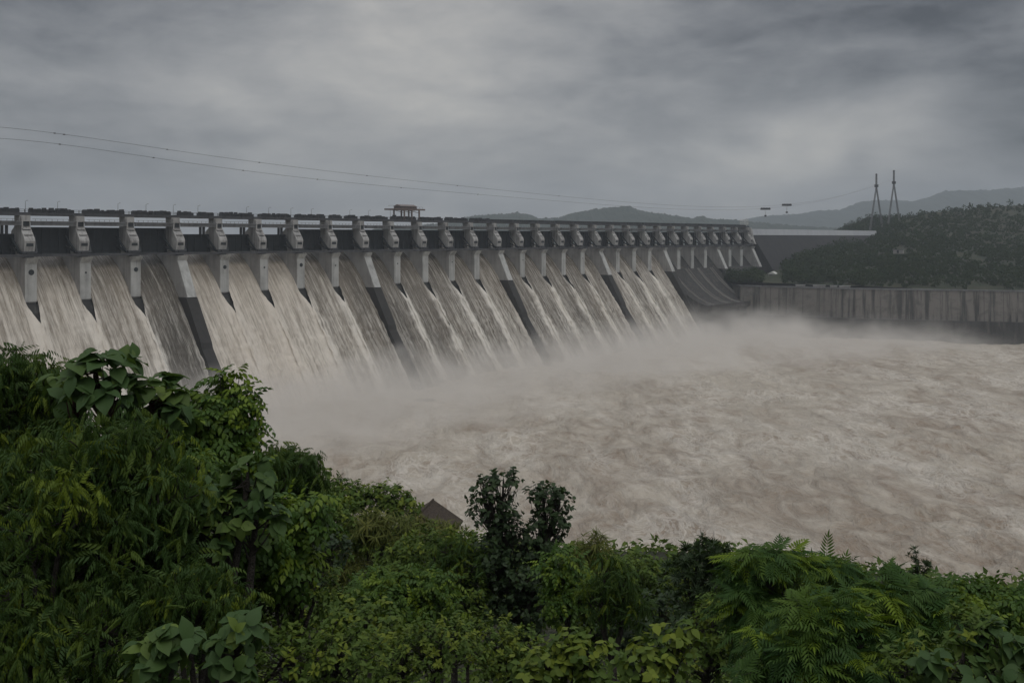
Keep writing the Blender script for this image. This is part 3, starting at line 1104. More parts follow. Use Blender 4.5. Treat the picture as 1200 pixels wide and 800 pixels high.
def small_house(name, px, py, Zd, w, d, h, roof_h, rot, label, cat, wall_m, roof_m, posts=False):
    root = empty(name, P(px, py, Zd), rot)
    tag(root, label, cat)
    m = MB()
    if posts:
        for x in (-w / 2 + 0.2, 0, w / 2 - 0.2):
            for y in (-d / 2 + 0.2, d / 2 - 0.2):
                MB().box(x - 0.16, x + 0.16, y - 0.16, y + 0.16, -3.0, h).build('post', wall_m, root)
    else:
        m.box(-w / 2, w / 2, -d / 2, d / 2, -2.5, h)
        m.build('wall', wall_m, root)
        q = MB()
        q.box(-w * 0.1, w * 0.1, -d / 2 - 0.06, -d / 2 + 0.1, -2.0, h * 0.75)
        q.build('door', MAT['gate'], root)
    o = 0.5
    rf = MB()
    if roof_h > 0:
        vs = [(-w / 2 - o, -d / 2 - o, h), (w / 2 + o, -d / 2 - o, h), (w / 2 + o, d / 2 + o, h), (-w / 2 - o, d / 2 + o, h),
              (-w / 2 - o, 0, h + roof_h), (w / 2 + o, 0, h + roof_h)]
        rf.add(vs, [(0, 1, 5, 4), (2, 3, 4, 5), (0, 4, 3), (1, 2, 5), (0, 3, 2, 1)])
    else:
        rf.box(-w / 2 - o, w / 2 + o, -d / 2 - o, d / 2 + o, h + 0.002, h + 0.5)
    rf.build('roof', roof_m, root)


small_house('open_shed', 906, 325, 868, 8, 6, 3.0, 2.2, R(60), 'small open shed with pale gabled roof on posts beside the end of the dam', 'shed', MAT['grey_steel'], MAT['white_paint'], True)
small_house('hillside_building', 1053, 294, 880, 8, 5, 0.8, 0, R(-35), 'small building with grey flat roof among trees on the far hill', 'building', MAT['pier'], MAT['girder'])

for k, (px, w) in enumerate(((938, 7), (960, 9), (977, 5), (990, 8))):
    q = Vector((0, np.interp(px, [905, 1000], [798, 764]) + 3, 38.0))
    pos = P(px, 334, q.y)
    ho = empty('wall_top_hut', (pos.x, q.y, 38.0), R(-20))
    which = ('smallest and leftmost', 'long second', 'narrow third', 'rightmost')[k]
    tag(ho, f'{which} of the pale low huts standing on top of the stained retaining wall', 'hut', 'pale huts along the retaining wall')
    MB().box(-w / 2, w / 2, -2, 2, -0.6, 2.2).build('wall', MAT['pier'], ho)
    MB().box(-w / 2 - 0.3, w / 2 + 0.3, -2.4, 2.4, 2.2, 2.5).build('roof', MAT['grey_steel'], ho)


def tower(px, ytop, ybase, Zd, spread, lean, label):
    base = P(px, ybase, Zd)
    root = empty('cableway_tower', base)
    tag(root, label, 'tower', 'cableway towers on the far hill')
    hh = (ybase - ytop) / F * Zd
    fork = hh * 0.78
    for s, off in ((-1, spread), (1, spread * lean)):
        m = MB()
        foot = Vector((s * off, s * 5.0, -1.0 + s * 2.0))
        head = Vector((0, 0, fork))
        # each leg: four chords with lacing
        t = (head - foot).normalized()
        for cx in (-0.8, 0.8):
            for cy in (-0.8, 0.8):
                m.bar(foot + Vector((cx, cy, 0)), head + Vector((cx * 0.6, cy * 0.6, 0)), 0.34)
        nseg = 16
        for k in range(nseg):
            a = foot.lerp(head, k / nseg)
            b = foot.lerp(head, (k + 1) / nseg)
            for cy in (-0.8, 0.8):
                sg = 1 if k % 2 else -1
                m.bar(a + Vector((-0.8 * sg, cy, 0)), b + Vector((0.8 * sg, cy, 0)), 0.2)
        m.build('leg', MAT['grey_steel'], root)
    m = MB()
    for cx in (-0.75, 0.75):
        for cy in (-0.75, 0.75):
            m.bar((cx, cy, fork - 1), (cx * 0.85, cy * 0.85, hh), 0.38)
    for k in range(9):
        z0, z1 = fork + (hh - fork) * k / 9, fork + (hh - fork) * (k + 1) / 9
        s = 1 if k % 2 else -1
        for cy in (-0.7, 0.7):
            m.bar((-0.7 * s, cy, z0), (0.7 * s, cy, z1), 0.22)
            m.bar((-0.7, cy, z1), (0.7, cy, z1), 0.2)
    m.build('mast', MAT['grey_steel'], root)
    m = MB()
    m.box(-1.9, 1.9, -1.6, 1.6, fork - 0.8, fork + 1.8)
    m.box(-2.6, 2.6, -0.5, 0.5, fork + 1.802, fork + 2.4)
    m.build('platform', MAT['dark_steel'], root)
    m = MB()
    m.tube([(0, -0.5, hh + 0.5), (0, 0.5, hh + 0.5)], 1.1, 12)
    m.build('sheave', MAT['dark_steel'], root)
    return base + Vector((0, 0, hh))


MAT['grey_steel'] = steel('weathered_tower_steel', (0.13, 0.132, 0.135), 0.5, 0.1)
T1 = tower(1027, 205, 267, 1216, 9.6, 0.95, 'left and slightly shorter of the two grey lattice cableway towers on the hill')
T2 = tower(1047.5, 201, 264, 1235, 9.6, 1.0, 'right and slightly taller of the two grey lattice cableway towers on the hill')


def cableway(px_py, far, near_z, carriers, hoists, label):
    """a cable hung in the vertical plane between its tower and the near bank"""
    root = empty('cableway_cable', far)
    tag(root, label, 'cable', 'cableway cables over the dam')
    n0 = P(px_py[0][0], px_py[0][1], near_z)
    pts = []

    def at(px, py):
        # point of the plane through far and n0 under this sight line
        s = (px - 600) / F
        dx, dy = far.x - n0.x, far.y - n0.y
        t = (s * n0.y - n0.x) / (dx - s * dy)
        y = n0.y + t * dy
        return Vector((n0.x + t * dx, y, H - (py - HZ) / F * y))
    xs = np.array([p[0] for p in px_py], float)
    ys = np.array([p[1] for p in px_py], float)
    co = np.polyfit(xs, ys, 5)
    for px in np.linspace(xs[0], xs[-1], 70):
        pts.append(at(px, float(np.polyval(co, px))) - far)
    pts.append(Vector((0, 0, 0.3)))
    e = pts[0] - pts[1]
    pts.insert(0, pts[0] + e.normalized() * 70)
    MB().tube(pts, 0.065, 5).build('rope', MAT['cable'], root, smooth=True)
    for px in carriers:
        p = at(px, float(np.polyval(co, px))) - far
        m = MB()
        m.box(p.x - 0.3, p.x + 0.3, p.y - 0.25, p.y + 0.25, p.z - 0.22, p.z + 0.16)
        m.build('rope_carrier', MAT['cable'], root)
    for px, drop in hoists:
        p = at(px, float(np.polyval(co, px))) - far
        m = MB()
        m.box(p.x - 4.4, p.x + 4.4, p.y - 0.9, p.y + 0.9, p.z - 1.3, p.z + 0.2)
        for k in range(6):
            m.tube([(p.x - 3.6 + k * 1.44, p.y - 0.5, p.z + 0.3), (p.x - 3.6 + k * 1.44, p.y + 0.5, p.z + 0.3)], 0.5, 8)
        m.build('carriage', MAT['dark_steel'], root)
        h = MB()
        h.tube([(p.x - 0.5, p.y, p.z - 1.2), (p.x, p.y, p.z - drop)], 0.06, 4)
        h.tube([(p.x + 0.5, p.y, p.z - 1.2), (p.x, p.y, p.z - drop)], 0.06, 4)
        h.box(p.x - 0.9, p.x + 0.9, p.y - 0.4, p.y + 0.4, p.z - drop - 1.6, p.z - drop)
        h.build('hook_block', MAT['dark_steel'], root)


cableway([(0, 149), (120, 164.5), (250, 182.5), (400, 202), (520, 216.5), (650, 230), (760, 237.5), (850, 241.5), (897, 243), (922, 240.5), (972, 231.5), (1008, 224), (1046, 210)], T2, 330,
         [64, 75, 196, 304, 430, 536, 655], [(922, 6.5)], 'upper steel rope crossing the grey sky down to the right tower')
cableway([(0, 162), (120, 177), (250, 194), (400, 212.5), (520, 225.5), (650, 236.5), (760, 242), (850, 244.5), (897, 244.5), (940, 241), (985, 231), (1026, 215)], T1, 330,
         [70, 180, 285, 372, 470, 560], [(897, 6.0)], 'lower steel rope crossing the grey sky down to the left tower')

# ------------------------------------------------------------------ things on the dam deck


def ordinal(n):
    return ['leftmost', 'second', 'third', 'fourth', 'fifth', 'sixth', 'seventh', 'eighth', 'ninth', 'tenth', 'eleventh', 'twelfth', 'thirteenth', 'fourteenth'][n]


lamp_px = [1, 43, 81, 152, 185, 217, 246, 303, 329, 355, 379, 424, 446]
lamp0 = None
for k, px in enumerate(lamp_px):
    i = (px - 36) / (68.4 - 0.0445 * px)
    loc = D(i * S, -9.5, H + 10.0)
    if lamp0 is None:
        lamp0 = empty('lamp_post', loc, ROT)
        MB().tube([(0, 0, 0), (0, 0, 4.6)], [0.11, 0.07], 6).build('pole', MAT['grey_steel'], lamp0)
        m = MB()
        m.bar((0, 0, 4.5), (0.2, -0.9, 4.8), 0.08)
        m.box(0.0, 0.35, -1.5, -0.85, 4.72, 4.88)
        m.build('lamp_head', MAT['grey_steel'], lamp0)
        o = lamp0
    else:
        o = lamp0.copy()
        COL.objects.link(o)
        o.location = loc
        for ch in lamp0.children:
            c = ch.copy()
            COL.objects.link(c)
            c.parent = o
    nm = ordinal(k) + (' of the slim' if k == 0 else ' from the left of the slim')
    tag(o, f'{nm} grey lamp posts standing along the dam deck', 'lamp post', 'lamp posts along the dam deck')


def gantry():
    i = (490 - 36) / (68.4 - 0.0445 * 490)
    root = empty('gantry_crane', D(i * S, -10, H + 10.0), ROT)
    tag(root, 'travelling gantry crane with brown roofed girders standing on the dam deck', 'crane')
    for x in (-5.2, 0.8, 6.8):
        m = MB()
        for y in (-4.2, 4.2):
            m.box(x - 0.35, x + 0.35, y - 0.35, y + 0.35, 0, 6.0)
            m.box(x - 0.9, x + 0.9, y - 0.5, y + 0.5, 0.01, 0.6)
        m.bar((x, -4.2, 3.8), (x, 4.2, 5.6), 0.25)
        m.build('leg', MAT['crane'], root)
    m = MB()
    for y in (-4.2, 4.2):
        m.box(-12.5, 11.5, y - 0.3, y + 0.3, 5.4, 6.3)
    for x in (-12.3, -5.2, 0.8, 6.8, 11.3):
        m.box(x - 0.25, x + 0.25, -3.9, 3.9, 5.5, 6.2)
    m.build('girder', MAT['crane'], root)
    m = MB()
    m.box(-6.5, 6.0, -3.0, 3.0, 6.31, 7.6)
    m.add([(-7, -3.4, 7.6), (6.5, -3.4, 7.6), (6.5, 3.4, 7.6), (-7, 3.4, 7.6), (-7, 0, 8.7), (6.5, 0, 8.7)], [(0, 1, 5, 4), (2, 3, 4, 5), (0, 4, 3), (1, 2, 5), (0, 3, 2, 1)])
    m.build('machine_house', MAT['crane'], root)
    m = MB()
    for k in range(10):
        m.bar((-12.3 + k * 2.4, -4.55, 6.3), (-12.3 + k * 2.4, -4.55, 7.3), 0.08)
    m.bar((-12.3, -4.55, 7.3), (9.3, -4.55, 7.3), 0.08)
    m.bar((-6.5, 3.2, 8.2), (-10.5, 3.2, 7.9), 0.12)
    m.build('handrail', MAT['dark_steel'], root)
    m = MB()
    m.tube([(-9, 0, 5.6), (-9, 0, 2.2)], 0.12, 5)
    m.box(-9.9, -8.1, -0.7, 0.7, 1.0, 2.6)
    m.tube([(-12.2, 0, 5.5), (-12.2, 0, 0.3)], 0.08, 5)
    m.build('hook', MAT['dark_steel'], root)


gantry()


def end_frame():
    root = empty('lattice_frame', D(28.9 * S, -9, H + 10.0), ROT)
    tag(root, 'small pale steel lattice frame at the right end of the dam deck', 'frame')
    for x in (0, 4, 8):
        for y in (-2, 2):
            MB().bar((x, y, 0), (x, y, 6.2), 0.35).build('post', MAT['white_paint'], root)
    m = MB()
    for z in (1.6, 3.2, 4.8, 6.2):
        for y in (-2, 2):
            m.bar((0, y, z), (8, y, z), 0.3)
    for x in (0, 4):
        m.bar((x, -2, 0.1), (x + 4, -2, 3.2), 0.22)
        m.bar((x + 4, -2, 3.2), (x, -2, 6.2), 0.22)
    m.build('crossbar', MAT['white_paint'], root)


end_frame()
# ------------------------------------------------------------------ plants of the near bank
#FOLIAGE-BEGIN
def leaf_t(L=1.0, w=0.3, droop=0.25, fold=0.12, fine=True, belly=0.35):
    """one leaf along +y, its upper side towards +z"""
    if not fine:
        V = np.array([(0, 0, 0), (w, belly * L + 0.1 * L, fold), (0, L, -droop), (-w, belly * L + 0.1 * L, fold)], float)
        return V, np.array([(0, 1, 2), (0, 2, 3)])
    t = np.array([0, belly, 0.72, 1.0])
    hw = np.array([0, w, 0.68 * w, 0])
    m = [(0, q * L, -droop * q * q) for q in t]
    r = [(hw[i], t[i] * L - 0.03 * L, -droop * t[i] ** 2 + fold * hw[i] / max(w, 1e-6)) for i in (1, 2)]
    l = [(-x, y, z) for x, y, z in r]
    V = np.array(m + r + l, float)            # 0-3 midrib, 4-5 right, 6-7 left
    T = np.array([(0, 4, 1), (0, 1, 6), (1, 4, 5), (1, 5, 2), (1, 2, 7), (1, 7, 6), (2, 5, 3), (2, 3, 7)])
    return V, T


def broad_t(w=0.38, droop=0.35, fold=0.10, wav=0.03):
    """a large rounded leaf with a short point, a fold along its midrib and a wavy edge"""
    t = np.array([0, 0.10, 0.28, 0.48, 0.68, 0.85, 1.0])
    hw = np.array([0, 0.52, 0.92, 1.0, 0.82, 0.42, 0]) * w
    n = len(t)
    V = [(0, a, -droop * a * a) for a in t]
    for sd in (1, -1):
        V += [(sd * hw[i], t[i] - 0.02, -droop * t[i] ** 2 + fold * hw[i] / w + wav * math.sin(9 * t[i] + sd)) for i in range(1, n - 1)]
    T = []
    for sd, b in ((1, n), (-1, n + n - 2)):
        q = [0] + [b + i for i in range(n - 2)] + [n - 1]
        for i in range(n - 1):
            a, c, d, e = i, q[i], q[i + 1], i + 1
            for tri in ((a, c, d), (a, d, e)):
                if len(set(tri)) == 3:
                    T.append(tri if sd > 0 else tri[::-1])
    return np.array(V, float), np.array(T)


def join(parts):
    Vs, Ts, b = [], [], 0
    for V, T in parts:
        Vs.append(V)
        Ts.append(T + b)
        b += len(V)
    return np.concatenate(Vs), np.concatenate(Ts)


def turn(V, yaw=0.0, pitch=0.0, off=(0, 0, 0), roll=0.0):
    c, s = math.cos(roll), math.sin(roll)
    V = V @ np.array([[c, 0, s], [0, 1, 0], [-s, 0, c]]).T
    c, s = math.cos(pitch), math.sin(pitch)
    V = V @ np.array([[1, 0, 0], [0, c, -s], [0, s, c]]).T
    c, s = math.cos(yaw), math.sin(yaw)
    return V @ np.array([[c, -s, 0], [s, c, 0], [0, 0, 1]]).T + np.array(off)


def frond_t(n, ll, lw, droop, ang, hang, fine=False, taper=0.45, base=0.12):
    """pinnate frond of unit length along +y"""
    parts = []
    q = np.linspace(0, 1, 6)
    rw = 0.008
    for i in range(5):
        a = np.array([(-rw, q[i], -droop * q[i] ** 2), (rw, q[i], -droop * q[i] ** 2), (rw, q[i + 1], -droop * q[i + 1] ** 2), (-rw, q[i + 1], -droop * q[i + 1] ** 2)])
        parts.append((a, np.array([(0, 1, 2), (0, 2, 3)])))
    for i in range(n):
        t = base + (1 - base) * i / (n - 1)
        k = math.sin(math.pi * (0.22 + 0.62 * t)) * (1 - taper) + taper * (1 - 0.4 * t)
        for s in (-1, 1):
            V, T = leaf_t(ll * k, lw * k, 0.25 * ll * k, 0.02, fine)
            parts.append((turn(V, -s * ang * (1 - 0.35 * t), -hang, (0, t, -droop * t * t), s * 0.15), T))
    V, T = leaf_t(ll * 0.8, lw * 0.8, 0.3 * ll, 0.02, fine)
    parts.append((turn(V, 0, -hang, (0, 1, -droop)), T))
    return join(parts)


def whorl_t(n, L, w):
    parts = []
    r = random.Random(3)
    for i in range(n):
        V, T = leaf_t(L * r.uniform(0.7, 1.1), w, 0.12 * L, 0.01, False)
        parts.append((turn(V, 2 * math.pi * i / n + r.uniform(-.2, .2), r.uniform(-0.5, 1.1), (0, 0.05, 0)), T))
    return join(parts)


# kind: template, unit size in metres, leaves in a tuft, tufts per square metre of crown, elevation range, gravity, twig length
KIND = {
    'neem': (frond_t(5, 0.50, 0.066, 0.60, 0.95, 0.95, True, 0.7, 0.3), 0.22, 6, 32, (-0.4, 1.0), 0.5, 0.18),
    'teak': (broad_t(), 0.27, 5, 9, (-0.1, 0.8), 0.30, 0.15),
    'ovate': (frond_t(4, 0.46, 0.125, 0.35, 0.95, 0.45, True), 0.32, 4, 15, (-0.1, 0.9), 0.36, 0.15),
    'dark': (broad_t(0.40, 0.22, 0.08), 0.135, 6, 26, (-0.2, 0.9), 0.2, 0.18),
    'feather': (frond_t(7, 0.50, 0.056, 0.30, 1.12, 0.14, True, 0.75, 0.22), 0.34, 7, 9, (-0.1, 0.5), 0.20, 0.10),
    'bush': (leaf_t(1, 0.28, 0.25, 0.06, True), 0.10, 8, 44, (-0.1, 1.0), 0.15, 0.16),
    'olive': (leaf_t(1, 0.055, 0.65, 0.02, True), 0.26, 12, 26, (0.1, 1.2), 0.10, 0.10),
    'whorl': (whorl_t(16, 1.0, 0.085), 0.12, 3, 26, (0.0, 1.2), 0.0, 0.16),
    'vine': (broad_t(0.36, 0.25, 0.05), 0.13, 5, 36, (-0.3, 0.7), 0.3, 0.12),
}
KMAT = {'neem': 'neem', 'teak': 'teak', 'ovate': 'ovate', 'dark': 'dark', 'feather': 'feather', 'bush': 'bush', 'olive': 'olive', 'whorl': 'dark', 'vine': 'bush'}


def place(tpl, pos, d, up, scale, tint):
    """copies of a template at many places, as one vertex array"""
    V, T = tpl
    d = d / np.linalg.norm(d, axis=1)[:, None]
    x = np.cross(d, up)
    nx = np.linalg.norm(x, axis=1)[:, None]
    x = x / np.maximum(nx, 1e-6)
    z = np.cross(x, d)
    W = (V[None, :, 0, None] * x[:, None, :] + V[None, :, 1, None] * d[:, None, :] + V[None, :, 2, None] * z[:, None, :]) * scale[:, None, None] + pos[:, None, :]
    n, m = len(pos), len(V)
    TT = (T[None] + (np.arange(n) * m)[:, None, None]).reshape(-1, 3)
    return W.reshape(-1, 3), TT, np.repeat(tint, m)


def crown_arrays(lobes, kind, size, dens, young, r, only_tops=False):
    """lobes: list of (centre, radii)"""
    tpl, L, k, per, (e0, e1), grav, twig = KIND[kind]
    L = L * size
    PV, PT, PA, tips = [], [], [], []
    b = 0
    for c, rad in lobes:
        area = 4 * math.pi * ((rad[0] * rad[1]) ** 1.6 / 3 + (rad[0] * rad[2]) ** 1.6 / 3 + (rad[1] * rad[2]) ** 1.6 / 3) ** (1 / 1.6)
        n = max(10, int(area * per * dens / size ** 1.7))
        d = r.normal(size=(n * 2, 3))
        d /= np.linalg.norm(d, axis=1)[:, None]
        keep = (d[:, 2] > -0.25) | (r.random(n * 2) < 0.45)
        d = d[keep][:n]
        n = len(d)
        rr = np.where(r.random(n) < 0.72, r.uniform(0.78, 1.08, n), r.uniform(0.35, 0.8, n))
        # uneven outline: some directions stick out, some are hollow
        lump = 1 + 0.22 * np.sin(d[:, 0] * 5 + c[0] * 3) * np.cos(d[:, 2] * 4 + c[2] * 5) + 0.10 * np.sin(d[:, 0] * 13 + d[:, 2] * 11)
        p = np.array(c) + d * np.array(rad) * (rr * lump)[:, None]
        ax = d / np.array(rad) * np.mean(rad) * 0.8 + np.array([0, 0, 0.55]) + r.normal(size=(n, 3)) * 0.35
        ax /= np.linalg.norm(ax, axis=1)[:, None]
        if kind == 'feather':      # flat umbrella sprays: twigs grow sideways and up, fronds spread level
            ax = ax * np.array([0.7, 0.7, 1.0]) + np.array([0, 0, 0.45]) + r.normal(size=(n, 3)) * 0.25
            ax /= np.linalg.norm(ax, axis=1)[:, None]
        tips.append((np.array(c), p))
        kk = np.full(n, k)
        idx = np.repeat(np.arange(n), kk)
        j = np.tile(np.arange(k), n)
        a = ax[idx]
        h = np.where(np.abs(a[:, 2:3]) < 0.9, np.array([[0, 0, 1.0]]), np.array([[1.0, 0, 0]]))
        s = np.cross(a, h)
        s /= np.linalg.norm(s, axis=1)[:, None]
        t = np.cross(a, s)
        phi = j * 2.39996 + r.uniform(0, 6.28, n)[idx] + r.normal(size=len(idx)) * 0.25
        e = r.uniform(e0, e1, len(idx))
        dd = (s * np.cos(phi)[:, None] + t * np.sin(phi)[:, None]) * np.cos(e)[:, None] + a * np.sin(e)[:, None]
        dd[:, 2] -= grav
        up = a * 0.6 + np.array([0, 0, 0.8]) + r.normal(size=(len(idx), 3)) * 0.28
        pos = p[idx] + a * (r.random(len(idx))[:, None] * twig * size)
        sc = L * r.uniform(0.65, 1.15, len(idx))
        tn = r.random(n) ** 3 * 0.45 + np.where((r.random(n) < young * (2.0 if kind == 'feather' else 1.0)) & (d[:, 2] > (0.45 if kind == 'feather' else 0.0)), r.uniform(0.45, 1.0, n), 0)
        ti = np.clip(tn[idx] + r.normal(size=len(idx)) * 0.06, 0, 1)
        V, T, A = place(tpl, pos, dd, up, sc, ti)
        PV.append(V)
        PT.append(T + b)
        PA.append(A)
        b += len(V)
    return np.concatenate(PV), np.concatenate(PT), np.concatenate(PA), tips


def plant(name, kind, Zd, lobes_px, label, cat, size=1.0, dens=1.0, young=0.15, seed=1, trunk_r=0.10, bark='bark', group=None):
    r = np.random.default_rng(seed)
    rr = random.Random(seed)
    lobes = []
    for q in lobes_px:
        px, py, rx, ry = q[:4]
        dz = q[4] if len(q) > 4 else rr.uniform(-0.35, 0.35) * rx / F * Zd
        zz = Zd + dz
        c = P(px, py, zz)
        lobes.append(((c.x, c.y, c.z), (rx / F * zz, rx / F * zz * 0.9, ry / F * zz)))
    cx = sum(l[0][0] for l in lobes) / len(lobes)
    cy = sum(l[0][1] for l in lobes) / len(lobes)
    gz = GZ(cx, cy)
    root = empty(name, (cx, cy, gz))
    tag(root, label, cat, group)
    o = np.array([cx, cy, gz])
    V, T, A, tips = crown_arrays(lobes, kind, size, dens, young, r)
    np_mesh('crown', V - o, T, LEAF[KMAT[kind]], root, attrs={'tint': A})
    m = MB()
    low = min(l[0][2] - l[1][2] * 0.6 for l in lobes)
    fork = Vector((0, 0, max(0.4, (low - gz) * 0.85)))
    bend = Vector((rr.uniform(-.12, .12), rr.uniform(-.12, .12), 0)) * fork.z * 0.3
    m.tube([(0, 0, -0.5), Vector((0, 0, fork.z * 0.5)) + bend, fork], [trunk_r * 1.25, trunk_r, trunk_r * 0.85], 8)
    for (c, rad), (cc, p) in zip(lobes, tips):
        e = Vector(c) - Vector(o)
        mid = fork.lerp(e, 0.5) + Vector((rr.uniform(-.1, .1), rr.uniform(-.1, .1), -0.08)) * (e - fork).length
        top = e + Vector((0, 0, rad[2] * 0.55))
        m.tube([fork, mid, e, top], [trunk_r * 0.7, trunk_r * 0.5, trunk_r * 0.32, trunk_r * 0.12], 6)
        n = min(len(p), 70)
        for i in r.choice(len(p), n, replace=False):
            tip = Vector(p[i]) - Vector(o)
            s = mid.lerp(top, rr.uniform(0.25, 0.95))
            k = s.lerp(tip, 0.55) + Vector((0, 0, -0.06)) * (tip - s).length
            m.tube([s, k, tip], [trunk_r * 0.16, trunk_r * 0.10, trunk_r * 0.05], 4, cap=False)
    m.build('trunk', MAT[bark], root, smooth=True)
    return root


